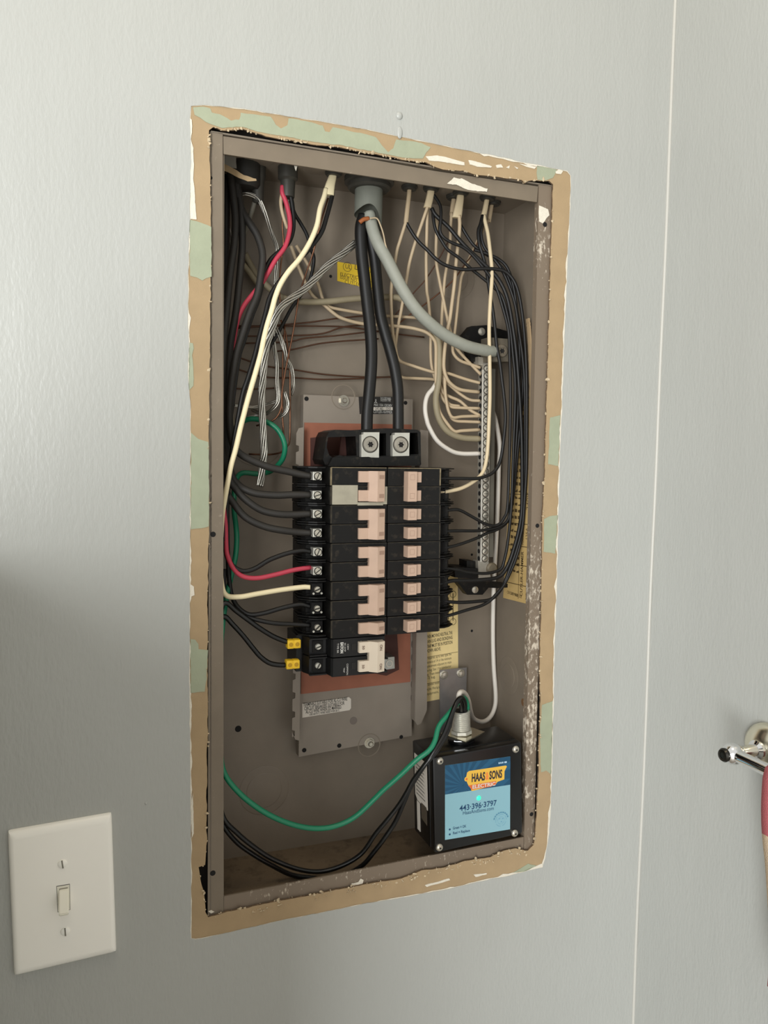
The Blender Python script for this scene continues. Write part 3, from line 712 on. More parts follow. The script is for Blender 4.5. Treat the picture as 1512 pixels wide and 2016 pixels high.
# ---------------------------------------------------------------- breakers
ROWZ = [.4298, .4108, .3918, .3726, .3534, .3342, .3148, .2954, .2759, .2563, .2367]
def rowx(z): return (.4298-z)*.0165
LX0 = .0955     # outer terminal end of the left column
RX0 = .2605     # outer terminal end of the right column
HP = .0092
def mirror_pts(P, s): return [(s*x, y) for x, y in P]
def pole(root, z, s, new=False, lug='square', screw=None, single=True, wedge=True):
    """one pole; local x from the terminal end (0) inwards, s=-1 for the right column"""
    bmx = BLACKN if new else BLACK
    if not new: prof = [(0, .072), (0, .034), (.003, .030), (.0205, .030), (.0225, .0085), (.024, .0065), (.082, .0065), (.082, .072)]
    else: prof = [(0, .072), (0, .032), (.004, .0225), (.021, .0205), (.023, .0095), (.025, .0075), (.080, .0075), (.082, .012), (.082, .072)]
    bm = prism(B(), mirror_pts(prof, s), 2, z-HP, z+HP)
    es = [e for e in bm.edges]
    obj('body', bm, bmx, root)
    # terminal barriers
    if not new:
        bm = B()
        for zz in (z-HP+.0001, z+HP-.0013):
            prism(bm, mirror_pts([(-.004, .05), (-.005, .032), (.004, .0225), (.012, .018), (.0207, .018), (.0207, .05)], s), 2, zz, zz+.0012)
        for zz in (z-HP+.0028, z+HP-.0036):
            prism(bm, mirror_pts([(-.003, .05), (-.0035, .036), (.003, .027), (.0085, .027), (.0085, .05)], s), 2, zz, zz+.0009)
        obj('terminal_barrier', bm, BLACK, root)
        bm = B(); addbox(bm, *sorted((s*.0228, s*.0815)), .0062, .0068, z+HP-.0006, z+HP+.0001)
        addbox(bm, *sorted((s*.0225, s*.0240)), .0066, .0088, z-HP+.0004, z+HP-.0004)
        obj('dusty_edge', bm, DUST2 if abs(z+root.location.z-ROWZ[0]) < .002 else DUSTED, root)
    else:
        bm = B(); addbox(bm, *sorted((s*.003, s*.021)), .016, .0206, z-HP, z-HP+.0012); addbox(bm, *sorted((s*.003, s*.021)), .016, .0206, z+HP-.0012, z+HP)
        obj('terminal_barrier', bm, BLACKN, root)
    cx = s*.0125
    ty = .0225 if not new else .0205
    if s < 0:
        obj('terminal_recess', addbox(B(), cx-.006, cx+.006, .0285, .033, z-.0062, z+.0062), HOLE, root)
        return
    if lug == 'square':
        bm = B(); addbox(bm, cx-.0046, cx+.0046, ty-.0035, .0345, z-.0042, z+.0042, .0003); lg = obj('terminal', bm, ZINC, root)
        hd = ty-.0035
        sc = obj('terminal_screw', lathe(B(), (cx+.0004, hd, z-.0003), (0, -1, 0), [(.0034, 0), (.0034, .0008), (.0030, .0012), (.0001, .0012)], 20), SCREW, root, smooth='auto')
        obj('screw_groove', lathe(B(), (cx+.0004, hd, z-.0003), (0, -1, 0), [(.0034, .0), (.0035, .0003), (.0040, .0003), (.0041, 0)], 20, False), DARKM, root)
    else:
        rr = .0034 if lug == 'round' else .0032
        bm = B(); addbox(bm, cx-.0055, cx+.0055, ty-.0004, .031, z-.006, z+.006); obj('terminal_recess', bm, HOLE, root)
        hd = ty-.002
        sc = obj('terminal_screw', lathe(B(), (cx, hd+.003, z), (0, -1, 0), [(rr, 0), (rr, .0025), (rr*.85, .0036), (.0001, .0038)], 20), ZINC if new else SCREW, root, smooth='auto')
        if lug == 'round':
            for q in (-1, 1):
                bm = B(); cyl(bm, (cx+q*.0042, hd+.001, z-.004), (0, -1, 0), .0011, .0014, 10); obj('terminal_ear', bm, ZINC, root)
        hd = hd-.0008
    a = random.uniform(.1, 1.3) if screw is None else screw
    d = Vector((math.cos(a), 0, math.sin(a))); n = Vector((-d.z, 0, d.x))
    c = Vector((cx+(.0004 if lug == 'square' else 0), hd-.00125, z-(.0003 if lug == 'square' else 0)))
    bm = plate_poly(B(), [c+d*.0031+n*.00045, c-d*.0031+n*.00045, c-d*.0031-n*.00045, c+d*.0031-n*.00045], (0, 1, 0), .0003)
    obj('screw_slot', bm, DARKM, root)
def hx(s, x): return s*x
def handle(root, zs, s, hm, x0=.051, tall=False):
    bm = B(); fy = .0066
    for z in zs:
        hw = .0055
        prism(bm, mirror_pts([(x0, fy+.004), (x0, fy-.003), (x0+.001, fy-.0042), (x0+.010, fy-.0042), (x0+.0145, fy-.0075), (x0+.016, fy+.004)], s), 2, z-hw, z+hw)
    lo, hi = min(zs)-.0058, max(zs)+.0058
    prism(bm, mirror_pts([(x0+.0105, fy+.003), (x0+.0105, fy-.0046), (x0+.0175, fy-.0105), (x0+.0262, fy-.0075), (x0+.0267, fy+.003)], s), 2, lo, hi)
    h = obj('handle', bm, hm, root)
    return h
def handle_r(root, zs, s, hm, x0=.0535):
    """right column: square-fronted lever with a lower shoulder on the terminal side"""
    bm = B(); fy = .0066
    for z in zs: prism(bm, mirror_pts([(x0-.0075, fy+.003), (x0-.0070, fy-.0045), (x0+.001, fy-.0065), (x0+.001, fy+.003)], s), 2, z-.0053, z+.0053)
    prism(bm, mirror_pts([(x0, fy+.003), (x0, fy-.0095), (x0+.0102, fy-.0105), (x0+.0108, fy+.003)], s), 2, min(zs)-.0057, max(zs)+.0057)
    return obj('handle', bm, hm, root)
def breaker(rows, s, label, new=False, lug='square', group=None, marks=None):
    z0 = sum(ROWZ[r] for r in rows)/len(rows)
    root = empty('circuit_breaker', ((LX0 if s > 0 else RX0)+rowx(z0), 0, z0)); tag(root, label, 'circuit breaker', group)
    zs = [ROWZ[r]-z0 for r in rows]
    for r, z in zip(rows, zs): pole(root, z, s, new, lug)
    if s > 0: h = handle(root, zs, s, HANDLE2 if new else HANDLE)
    else: h = handle_r(root, zs, s, HANDLE)
    if not new:
        bm = B()
        for z in zs:
            if s > 0:
                # small square moulded marks on the inclined end of the lever
                c = [(.0705, z-.002), (.0765, z-.002), (.0765, z+.002), (.0705, z+.002)]
                f = lambda x: .0066-.0105+(x-.0685)*(.003/.0087)-.00012
                fs = [bm.verts.new((x, f(x), zz)) for x, zz in c]; bm.faces.new(fs)
                b2 = [(.0715, z-.0012), (.0755, z-.0012), (.0755, z+.0012), (.0715, z+.0012)]
            else:
                f = lambda x: .0066-.0095-(x-.0535)*(.001/.0102)-.00012
                x0, x1 = .0560, .0612
                for (a, b, c_, d) in ((x0, x1, z-.0028, z-.0025), (x0, x1, z+.0025, z+.0028), (x0, x0+.0003, z-.0025, z+.0025), (x1-.0003, x1, z-.0025, z+.0025)):
                    bm.faces.new([bm.verts.new((-x, f(x), zz)) for x, zz in ((a, c_), (b, c_), (b, d), (a, d))])
        obj('rating_mark', bm, PRINT, h)
    return root
LB = []
def terms(i): return ('first', 'second', 'third', 'fourth')[i]
b0 = breaker((0, 1), 1, 'two-pole black breaker at the top left with a grey metal clip plate under its handle', group='two-pole breakers')
# grey metal retaining clip over the lower pole
cp = B(); z = ROWZ[1]-b0.location.z
addbox(cp, .0240, .0505, .0048, .0062, z-.0088, z+.0105)
addbox(cp, .0505, .0775, .0040, .0062, z-.0098, z-.0066)
addbox(cp, .0778, .0820, .0046, .0062, z-.0088, z+.0092)
obj('retaining_clip', cp, mat('dusty_zinc', (168, 162, 144), .55, .35, var=.08, vscale=120), b0)
breaker((2, 3), 1, 'two-pole black breaker in the left column directly under the one with the metal clip', group='two-pole breakers')
breaker((4, 5), 1, 'two-pole black breaker in the left column fed by the faded red wire', group='two-pole breakers')
breaker((6, 7), 1, 'two-pole black breaker in the left column fed by the cream wire', lug='round', group='two-pole breakers')
breaker((8,), 1, 'single-pole black breaker in the left column above the newer white-lettered breaker', lug='round', group='single-pole breakers')
bn = breaker((9, 10), 1, 'newer two-pole breaker with white lettering and pale handle, wired with yellow ferrules', new=True, lug='hex', group='two-pole breakers')
zz = [ROWZ[9]-bn.location.z, ROWZ[10]-bn.location.z]
U, V = Vector((0, 0, -1)), Vector((1, 0, 0))
bm = B(); fy = .0074
text(bm, 'EATON', (.0325, fy, zz[0]+.0058), U, V, .0042, fit=.0112, bold=.05)
text(bm, 'TYPE BR', (.0288, fy, zz[0]+.005), U, V, .0026, fit=.010); text(bm, '50 AMP', (.0365, fy, zz[0]+.005), U, V, .0022, fit=.009); text(bm, '120V', (.0396, fy, zz[0]+.004), U, V, .0024, fit=.006)
text(bm, 'TRIP', (.0524, fy, zz[0]+.006), U, V, .0030, fit=.0068, bold=.02)
text(bm, 'COMMON', (.0392, fy, zz[1]+.003), U, V, .0026, fit=.0115); text(bm, 'TRIP', (.0358, fy, zz[1]-.001), U, V, .0022, fit=.005)
obj('lettering', bm, WINK, bn)
hn = [c for c in bn.children if c.name.startswith('handle')][0]
bm = B()
for z in zz:
    text(bm, '50', (.0542, .0022, z+.002), U, V, .0034, fit=.004, bold=.03)
    c = [(.0708, z-.0035), (.0748, z-.0035), (.0748, z+.0035), (.0708, z+.0035)]
    f = lambda x: .0066-.0105+(x-.0685)*(.003/.0087)
    text(bm, 'ON', (.0712, f(.0712)-.0002, z+.003), U, Vector((1, .345, 0)), .0045, fit=.006, bold=.03)
obj('lettering', bm, mat('handle_print', (128, 108, 92), .6), hn)
bm = B()
for z in zz: addbox(bm, .0445, .0492, .0072, .0078, z-.0035, z+.0035)
obj('test_window', bm, DARKM, bn)
bm = B(); addbox(bm, .0255, .086, .013, .03, zz[1]-HP-.0022, zz[1]-HP); obj('foot', bm, BLACKN, bn)
bm = B(); addbox(bm, -.006, .004, .036, .075, zz[1]-HP, zz[0]+HP); obj('wire_entry', bm, BLACKN, bn)
RNAME = ['single-pole black breaker in the right column directly below the two-pole one', 'second single-pole breaker down the right column',
 'third single-pole breaker down the right column', 'fourth single-pole breaker down the right column', 'fifth single-pole breaker down the right column, third from its bottom end',
 'sixth single-pole breaker down the right column, next to last', 'bottom single-pole breaker of the right column beside the cream label']
breaker((0, 1), -1, 'two-pole black breaker at the top of the right column with a square-fronted lever', group='two-pole breakers')
for i in range(7): breaker((2+i,), -1, RNAME[i], group='single-pole breakers')
# centre spacer strip between the two columns
bm = B(); prism(bm, [(.1775, .011), (.1785, .010), (.1785, .07), (.1775, .07)], 2, .268, .439)
sp = tag(obj('bus_barrier', bm, BLACK, center=True), 'black barrier strip between the two columns of breakers', 'barrier')

# ---------------------------------------------------------------- neutral bar with its two insulators
nb = tag(empty('neutral_bar', at(952, 900, .065)), 'silver neutral bar with a column of screws on black insulators', 'neutral bar')
NO = nb.location
NF = .060
tp, bp_ = at(951, 716, NF), at(947, 1106, NF)
ax = (bp_-tp).normalized(); LN = (bp_-tp).length
def nbp(t, dx, dy): return tp+ax*t*LN+Vector((dx, dy, 0))-NO
bm = B()
plate_poly(bm, [nbp(0, 0, 0), nbp(0, .0098, 0), nbp(1, .0098, 0), nbp(1, 0, 0)], (0, 1, 0), .0105)
obj('bar', bm, NICKEL, nb)
bm = B(); plate_poly(bm, [nbp(.03, -.0004, -.0002), nbp(.03, .0004, -.0002), nbp(1, .0004, -.0002), nbp(1, -.0004, -.0002)], (0, 1, 0), .0012)
obj('bar_edge_glint', bm, mat('painted_edge_glint', (228, 224, 214), .4, .1), nb)  # bright strip, a highlight painted along the bar's left edge
bm = B(); plate_poly(bm, [nbp(.02, .0098, .004), nbp(.02, .018, .004), nbp(.98, .018, .004), nbp(.98, .0098, .004)], (0, 1, 0), .008)
obj('bar_backing', bm, mat('olive_backing', (88, 84, 74), .6), nb)
NS = 27
for i in range(NS):
    t = (i+.6)/NS; c = nbp(t, .0050, 0)
    if i == 0:
        s0 = obj('screw', lathe(B(), (0, 0, 0), (0, -1, 0), [(.0033, 0), (.0033, .0005), (.0027, .0008), (.0001, .0008)], 16), SCREW, nb, smooth='auto')
        bm = B(); bm2 = plate_poly(bm, [Vector((-.0024, -.0009, .0003)), Vector((.0024, -.0009, .0003)), Vector((.0024, -.0009, -.0003)), Vector((-.0024, -.0009, -.0003))], (0, 1, 0), .0002)
        g0 = obj('screw_slot', bm, DARKM, s0)
        r0 = obj('screw_rim', lathe(B(), (0, 0, 0), (0, -1, 0), [(.0033, 0.0), (.0034, .00025), (.0041, .00025), (.0042, 0)], 16, False), mat('rim_dark', (70, 66, 60), .5, .5), nb, smooth='auto')
        w0 = obj('wire_hole', cyl(B(), (0, 0, 0), (-1, 0, 0), .0027, .0003, 14), HOLE, nb)
        s, r, w_ = s0, r0, w0
    else:
        s = copy_tree(s0, nb); r = copy_tree(r0, nb); w_ = copy_tree(w0, nb)
    s.location = c; r.location = c; w_.location = nbp(t, 0, .0055)
    s.rotation_euler = (0, random.uniform(0, 3), 0)
# main neutral lug
lugc = at(988, 691, .05)
bm = plate_poly(B(), [p-NO for p in (at(962, 664, .05), at(1008, 668, .05), at(1006, 712, .05), at(961, 712, .05))], (0, 1, 0), .018)
lg = obj('neutral_lug', bm, mat('dull_lug', (112, 104, 90), .5, .4, var=.1, vscale=150), nb)
c = lugc-NO
obj('lug_screw', lathe(B(), c, (0, -1, 0), [(.0072, 0), (.0072, .0008), (.0062, .0018), (.0042, .0018), (.004, .0008), (.0001, .0008)], 26), mat('dull_screw', (140, 130, 114), .45, .6), lg, smooth='auto')
bm = B(); cyl(bm, c+Vector((0, -.0009, 0)), (0, -1, 0), .002, .0003, 6)
for k in range(6): cyl(bm, c+Vector((.0022*math.cos(k*1.047), -.0009, .0022*math.sin(k*1.047))), (0, -1, 0), .0008, .0003, 8)
obj('hex_socket', bm, DARKM, lg)
bm = plate_poly(B(), [p-NO for p in (at(942, 702, .062), at(963, 706, .062), at(963, 722, .062), at(942, 718, .062))], (0, 1, 0), .012); obj('bar_neck', bm, NICKEL, nb)
def nprism(pts, Y, th, name, m): return obj(name, plate_poly(B(), [at(x, y, Y)-NO for x, y in pts], (0, 1, 0), th), m, nb)
up = nprism([(909, 665), (928, 642), (958, 640), (1016, 657), (1018, 672), (960, 668), (930, 672)], .082, .012, 'insulator', BLACK)
nprism([(909, 666), (934, 672), (966, 664), (1020, 672), (1020, 690), (950, 708), (925, 702)], .072, .010, 'insulator', BLACK)
nprism([(926, 698), (944, 700), (944, 712), (928, 712)], .070, .02, 'insulator_foot', BLACK)
obj('insulator_screw', lathe(B(), at(948, 653, .0819)-NO, (0, -1, 0), [(.0045, 0), (.0044, .001), (.002, .002), (.0001, .002)], 18), SCREW, nb, smooth='auto')
nprism([(895, 1117), (940, 1119), (941, 1140), (896, 1137)], .056, .030, 'insulator', BLACK)
nprism([(919, 1104), (935, 1105), (935, 1120), (919, 1119)], .064, .020, 'insulator_foot', BLACK)
nprism([(898, 1143), (962, 1144), (1008, 1151), (1009, 1156), (980, 1158), (962, 1157), (950, 1171), (920, 1171)], .074, .012, 'insulator', BLACK)
obj('insulator_screw', lathe(B(), at(935, 1161, .0739)-NO, (0, -1, 0), [(.0042, 0), (.004, .001), (.002, .0018), (.0001, .0018)], 18), SCREW, nb, smooth='auto')
bm = lathe(B(), at(968, 1119, .060)-NO, (0, -1, 0), [(.0068, -.012), (.0068, .001), (.005, .003), (.0001, .0032)], 24)
obj('end_lug', bm, mat('tarnished_lug', (128, 118, 100), .45, .5), nb, smooth='auto')
nprism([(941, 1104), (962, 1106), (966, 1136), (942, 1138)], .061, .012, 'end_block', NICKEL)

# ---------------------------------------------------------------- surge protector
A = math.radians(2.7)
dev = tag(empty('surge_protector', (0, 0, 0)), 'black boxed surge protector with a blue printed sticker and glowing green light', 'surge protector')
dc = Vector((.2848, -.0085, .0860)); dev.location = dc; dev.rotation_euler = (0, -A, 0)
DW, DH, DD = .0535, .0525, .056
bm = addbox(B(), -DW, DW, .012, DD, -DH, DH, .0022); obj('case', bm, CASE, dev, smooth='auto')
bm = addbox(B(), -DW, DW, 0, .0115, -DH, DH, .0025); obj('lid', bm, CASE, dev, smooth='auto')
lx_ = lambda p: dev.matrix_world.inverted() @ p
DM = Matrix.Translation(dc) @ Matrix.Rotation(-A, 4, 'Y'); DI = DM.inverted()
for (x, y) in ((866, 1498), (1015, 1475), (865, 1668), (1013, 1640)):
    c = DI @ at(x, y, dc.y); c.y = 0
    sc = obj('lid_screw', lathe(B(), c, (0, -1, 0), [(.0040, 0), (.0039, .001), (.0028, .0022), (.0001, .0027)], 20), SCREW, dev, smooth='auto')
    obj('screw_socket', cyl(B(), c+Vector((0, -.0027, 0)), (0, -1, 0), .0011, .0003, 6), DARKM, sc)
TL, TR, BR, BL = [DI @ at(x, y, dc.y) for x, y in ((876, 1507), (1004.5, 1489), (1004, 1632.5), (876, 1653.5))]
for q in (TL, TR, BR, BL): q.y = 0
def st(s, t, lift=0):
    p = (TL*(1-s)+TR*s)*(1-t)+(BL*(1-s)+BR*s)*t; return Vector((p.x, -lift, p.z))
SW, SH_ = (TR-TL).length, (TL-BL).length
def sp_(pts, l0, l1, name, m, par): return obj(name, plate_poly(B(), [st(s, t, l0) for s, t in pts], (0, -1, 0), l1-l0), m, par)
stk = sp_([(0, 0), (1, 0), (1, 1), (0, 1)], 0, .0002, 'sticker', BLUE_L, dev); stk['label'] = 'blue printed sticker'
sp_([(0, 0), (1, 0), (1, .386), (0, .388)], .0002, .0003, 'printed_sky', BLUE_D, stk)
bm = B(); c0 = (.27, .30)
for k in range(20):
    a0 = k*2*math.pi/20; a1 = a0+.14
    poly = [c0]
    for a in (a0, a1):
        dx, dy = math.cos(a), math.sin(a); tmax = 9
        if dx > 0: tmax = min(tmax, (1-c0[0])/dx)
        if dx < 0: tmax = min(tmax, -c0[0]/dx)
        if dy > 0: tmax = min(tmax, (.386-c0[1])/dy)
        if dy < 0: tmax = min(tmax, -c0[1]/dy)
        poly.append((c0[0]+dx*tmax, c0[1]+dy*tmax))
    plate_poly(bm, [st(s, t, .0003) for s, t in poly], (0, -1, 0), .00005)
obj('printed_ray', bm, BLUE_R, stk)
sp_([(.315, .20), (.33, .135), (.36, .118), (.93, .115), (.945, .13), (.908, .19), (.905, .30), (.80, .32), (.76, .36), (.40, .395), (.385, .355), (.35, .31), (.33, .27)], .0003, .0004, 'printed_tag', YEL_B, stk)
sp_([(.345, .312), (.775, .306), (.775, .352), (.69, .372), (.395, .375), (.385, .35)], .0004, .00048, 'printed_ribbon', ORANGE, stk)
bm = cyl(B(), st(.322, .222, .0003), (0, -1, 0), .0026, .00012, 18); obj('printed_ring', bm, YEL_B, stk)
bm = cyl(B(), st(.322, .222, .0004), (0, -1, 0), .0012, .0001, 14); obj('printed_eyelet', bm, ORANGE, stk)
U = (st(1, .3)-st(0, .3)).normalized(); V = -U.cross(Vector((0, -1, 0)))
if V.z < 0: V = -V
bm = B()
text(bm, 'HAAS', st(.395, .268, .0005), U, V, .0125, fit=.205*SW, bold=.035)
text(bm, 'SONS', st(.668, .268, .0005), U, V, .0125, fit=.20*SW, bold=.035)
obj('lettering', bm, mat('charcoal_ink', (40, 38, 48), .5), stk)
bm = B(); text(bm, '&', st(.611, .265, .0005), U, V, .0115, fit=.05*SW, bold=.03); obj('lettering', bm, mat('pale_orange_ink', (232, 128, 62), .5), stk)
bm = B(); text(bm, 'ELECTRIC', st(.405, .362, .0006), U, V, .0056, fit=.355*SW, bold=.03); obj('lettering', bm, WHITEL, stk)
bm = B()
text(bm, '443\u00b7396\u00b73797', st(.215, .640, .0003), U, V, .0086, fit=.572*SW, bold=.015)
obj('lettering', bm, NAVY, stk)
bm = B()
text(bm, 'HaasAndSons.com', st(.262, .697, .0003), U, V, .0056, fit=.475*SW)
text(bm, 'Green = OK', st(.115, .875, .0003), U, V, .0042, fit=.20*SW, bold=.01)
text(bm, 'Red = Replace', st(.115, .942, .0003), U, V, .0042, fit=.255*SW, bold=.01)
for t in (.868, .935): cyl(bm, st(.07, t, .0002), (0, -1, 0), .0011, .0001, 12)
obj('lettering', bm, NAVY, stk)
bm = B()
for s in (.815, .843, .871, .905, .925): plate_poly(bm, [st(s, .058, .0003), st(s+.018, .058, .0003), st(s+.018, .08, .0003), st(s, .08, .0003)], (0, -1, 0), .0001)
obj('printed_code', bm, mat('pale_blue_ink', (176, 206, 226), .5), stk)
bm = B(); cc = st(.855, .855, .0003); R0 = .0088
for i in range(9):
    a0 = math.radians(168-i*17.5); a1 = a0-math.radians(13)
    vs = [bm.verts.new(cc+(U*math.cos(a)+V*math.sin(a))*r) for a, r in ((a0, R0+.0009), (a1, R0+.0009), (a1, R0-.0006), (a0, R0-.0006))]; bm.faces.new(vs)
obj('seal_lettering', bm, mat('seal_ink', (78, 132, 158), .5), stk)
bm = B()
for r_, wd in ((.0068, .0004), (.0042, .0003)):
    for i in range(24):
        if i % 5 == 3: continue
        a0, a1 = 2*math.pi*i/24, 2*math.pi*(i+1)/24
        bm.faces.new([bm.verts.new(cc+(U*math.cos(a)+V*math.sin(a))*r) for a, r in ((a0, r_), (a1, r_), (a1, r_-wd), (a0, r_-wd))])
for q in ((-.0018, .002), (.002, .0016), (.0005, -.0016)): plate_poly(bm, [cc+U*(q[0]+a)+V*(q[1]+b) for a, b in ((-.0009, -.0006), (.0009, -.0003), (.0007, .0007), (-.0006, .0004))], (0, -1, 0), .00005)
obj('seal', bm, FADEN, stk)
obj('status_light', lathe(B(), st(.508, .503, .0002), (0, -1, 0), [(.0026, 0), (.0024, .0006), (.0001, .001)], 18), LED, dev, smooth=True)
# side labels
sl = obj('spec_label', plate_poly(B(), [Vector((-DW, .050, .040)), Vector((-DW, .016, .040)), Vector((-DW, .016, -.012)), Vector((-DW, .044, -.012)), Vector((-DW, .050, -.007))], (-1, 0, 0), .0002), WHITEL, dev)
bm = B()
for k in range(9):
    z = .030-k*.0042
    plate_poly(bm, [Vector((-DW-.0003, .046, z)), Vector((-DW-.0003, .046-random.uniform(.014, .026), z)), Vector((-DW-.0003, .022, z-.0012)), Vector((-DW-.0003, .046, z-.0012))], (-1, 0, 0), .00005)
obj('printed_lines', bm, mat('grey_ink', (120, 116, 110), .6), sl)
obj('barcode_label', plate_poly(B(), [Vector((-DW, .046, -.013)), Vector((-DW, .038, -.013)), Vector((-DW, .038, -.046)), Vector((-DW, .046, -.046))], (-1, 0, 0), .0002), WHITEL, dev)
obj('foil_label', plate_poly(B(), [Vector((-DW, .034, -.010)), Vector((-DW, .019, -.010)), Vector((-DW, .019, -.030)), Vector((-DW, .034, -.028))], (-1, 0, 0), .0002), mat('foil', (120, 110, 96), .4, .6), dev)
# threaded nipple on top
top = DI @ at(914, 1398, .022); bot = DI @ at(908, 1450, .022); nx, ny = bot.x, bot.y
ntop = top.z; nbz = DH
axn = Vector((0, 0, 1))
nip = obj('nipple', lathe(B(), (nx, ny, nbz), axn, [(.0098+.0006*((i % 2)*2-1), .0085+i*(ntop-nbz-.0085)/24) for i in range(25)], 28), ZINC, dev, smooth='auto')
obj('nipple_bore', cyl(B(), (nx, ny, ntop-.0001), axn, .0078, .0004, 20), HOLE, dev)
obj('gland_base', lathe(B(), (nx, ny, nbz), axn, [(.0145, 0), (.0150, .001), (.0150, .0030), (.0135, .0034)], 28), CASE, dev, smooth='auto')
obj('locknut', cyl(B(), (nx, ny, nbz+.0034), axn, .0140, .0045, 6), CHROME, dev)
bm = B(); M = Matrix.Translation((nx+.002, ny, nbz+.0084)) @ Matrix.Rotation(.5, 4, 'Z') @ Matrix.Rotation(.06, 4, 'X')
bm2 = box(-.0185, .0185, -.0165, .0165, -.0007, .0007); bm2.transform(M); obj('bonding_plate', bm2, BRUSH, dev)
obj('locknut', cyl(B(), (nx, ny, nbz+.0095), axn, .0122, .0035, 8), ZINC, dev)
# bracket
br = tag(obj('mounting_bracket', plate_poly(B(), [at(x, y, .098) for x, y in ((866, 1319), (919, 1314), (917, 1440), (866, 1446))], (0, 1, 0), .0016), GALV, center=True), 'flat galvanised strap bracket screwed behind the surge protector', 'bracket')
for (x, y) in ((873.5, 1328.5), (907, 1325.5)):
    c = at(x, y, .098)-br.location
    s_ = obj('screw', lathe(B(), c, (0, -1, 0), [(.0052, 0), (.0052, .0008), (.0044, .0012), (.0036, .0012), (.0034, .0035), (.0001, .0042)], 18), SCREW, br, smooth='auto')

# ---------------------------------------------------------------- wires on the left
SV = 'electric wire'
wire('black_cable', 'thick dusty black cable from the top left to the first terminal down the left column', SV, RUBBER, 3.7,
  [(465,352,62),(470,395,62),(478,418,60),(492,440,55),(508,467,50),(517,502,45),(513,545,42),(506,582,40),(491,618,38),(474,669,36),(464,705,35),(455,760,34),(452,820,34),(458,872,34),(471,892,33),(495,906,33),(531,920,32),(567,928,31),(588,933,30),(612,937,28)], 'thick black cables')
wire('black_cable', 'thick dusty black cable along the left side to the second terminal down', SV, RUBBER, 3.7,
  [(462,335,64),(470,380,62),(475,420,60),(477,480,56),(474,524,52),(465,611,48),(453,684,46),(447,782,44),(446,880,44),(456,935,44),(469,954,42),(483,964,38),(507,972,35),(543,975,32),(575,974,30),(612,974,28)], 'thick black cables')
wire('black_cable', 'thick dusty black cable along the left side to the third terminal down', SV, RUBBER, 3.7,
  [(452,330,60),(458,380,58),(463,430,56),(461,480,52),(453,538,48),(446,611,45),(440,684,42),(437,780,40),(438,880,40),(450,940,40),(464,962,40),(483,983,37),(514,1004,34),(548,1012,31),(580,1013,30),(612,1011,28)], 'thick black cables')
wire('black_cable', 'thick dusty black cable along the left side to the fourth terminal down', SV, RUBBER, 3.7,
  [(446,345,70),(446,420,70),(444,520,68),(440,640,60),(436,780,52),(437,900,46),(444,962,42),(458,988,40),(483,1018,37),(519,1036,34),(555,1044,31),(590,1048,30),(612,1049,28)], 'thick black cables')
wire('cream_wire', 'bright cream wire sweeping from the flared jacket end to the seventh left terminal', SV, CREAM, 2.6,
  [(642,372,52),(638,388,50),(630,411,46),(624,443,42),(611,475,38),(591,508,33),(568,535,28),(552,560,25),(542,585,23),(535,611,22),(526,640,21),(519,669,20),(513,698,20),(503,734,19),(488,786,18),(474,840,17),(464,884,17),(455,916,17),(448,952,18),(442,985,20),(437,1020,24),(434,1080,28),(435,1140,30),(444,1171,30),(471,1175,30),(507,1169,30),(555,1161,29),(595,1156,27),(611,1156,25)], 'insulated wires on the left')
wire('black_wire', 'black wire running behind the bright cream wire to the eighth left terminal', SV, BLACKW, 2.4,
  [(655,372,55),(653,389,53),(643,427,50),(632,459,47),(607,492,43),(582,517,39),(568,533,36),(552,552,33),(538,572,31),(529,592,30),(522,620,29),(511,662,28),(501,702,27),(488,745,26),(478,775,26),(468,826,26),(458,880,28),(450,940,34),(447,1000,42),(448,1080,48),(452,1150,48),(459,1180,46),(472,1199,42),(492,1210,38),(520,1207,35),(555,1197,32),(590,1190,30),(612,1194,28)], 'insulated wires on the left')
wire('red_wire', 'faded red wire from the dark conduit to the sixth left terminal', SV, RED, 2.4,
  [(556,366,58),(556,380,57),(563,398,56),(570,428,54),(570,455,52),(561,486,50),(543,511,49),(529,535,49),(515,558,50),(493,585,50),(481,601,49),(471,621,48),(464,648,48),(458,690,48),(449,780,48),(442,900,46),(440,990,42),(444,1035,40),(445,1070,38),(448,1094,36),(460,1120,34),(479,1135,33),(507,1138,32),(543,1131,31),(579,1122,29),(612,1117,28)], 'insulated wires on the left')
wire('black_wire', 'black wire beside the faded red one, reaching the fifth left terminal', SV, BLACKW, 2.4,
  [(566,366,60),(573,390,59),(577,420,58),(577,452,57),(569,476,56),(553,493,55),(535,509,54),(524,528,52),(519,545,51),(509,588,50),(496,622,50),(480,672,50),(470,705,50),(458,790,50),(446,900,48),(441,1000,42),(444,1082,38),(455,1110,36),(476,1124,34),(500,1120,33),(531,1102,32),(567,1089,30),(595,1084,29),(612,1086,28)], 'insulated wires on the left')
wire('black_wire', 'thin black wire reaching the single-pole breaker in the left column', SV, BLACKW, 2.3,
  [(442,1120,50),(441,1160,48),(446,1184,46),(470,1204,42),(492,1216,38),(513,1222,35),(541,1227,32),(576,1229,30),(612,1231,28)], 'insulated wires on the left')
wire('white_wire', 'short white conductor squeezed beside the red wire below the dark conduit', SV, OLDWHITE, 1.8,
  [(557,372,62),(553,395,61),(555,415,60),(561,436,60),(566,450,62)])
wire('copper_wire', 'bare copper ground hanging from the dark conduit behind the red wire', SV, COPPER, .9,
  [(560,380,66),(556,440,66),(558,480,70),(553,520,74),(550,560,78),(552,600,82)], 'bare copper grounds')
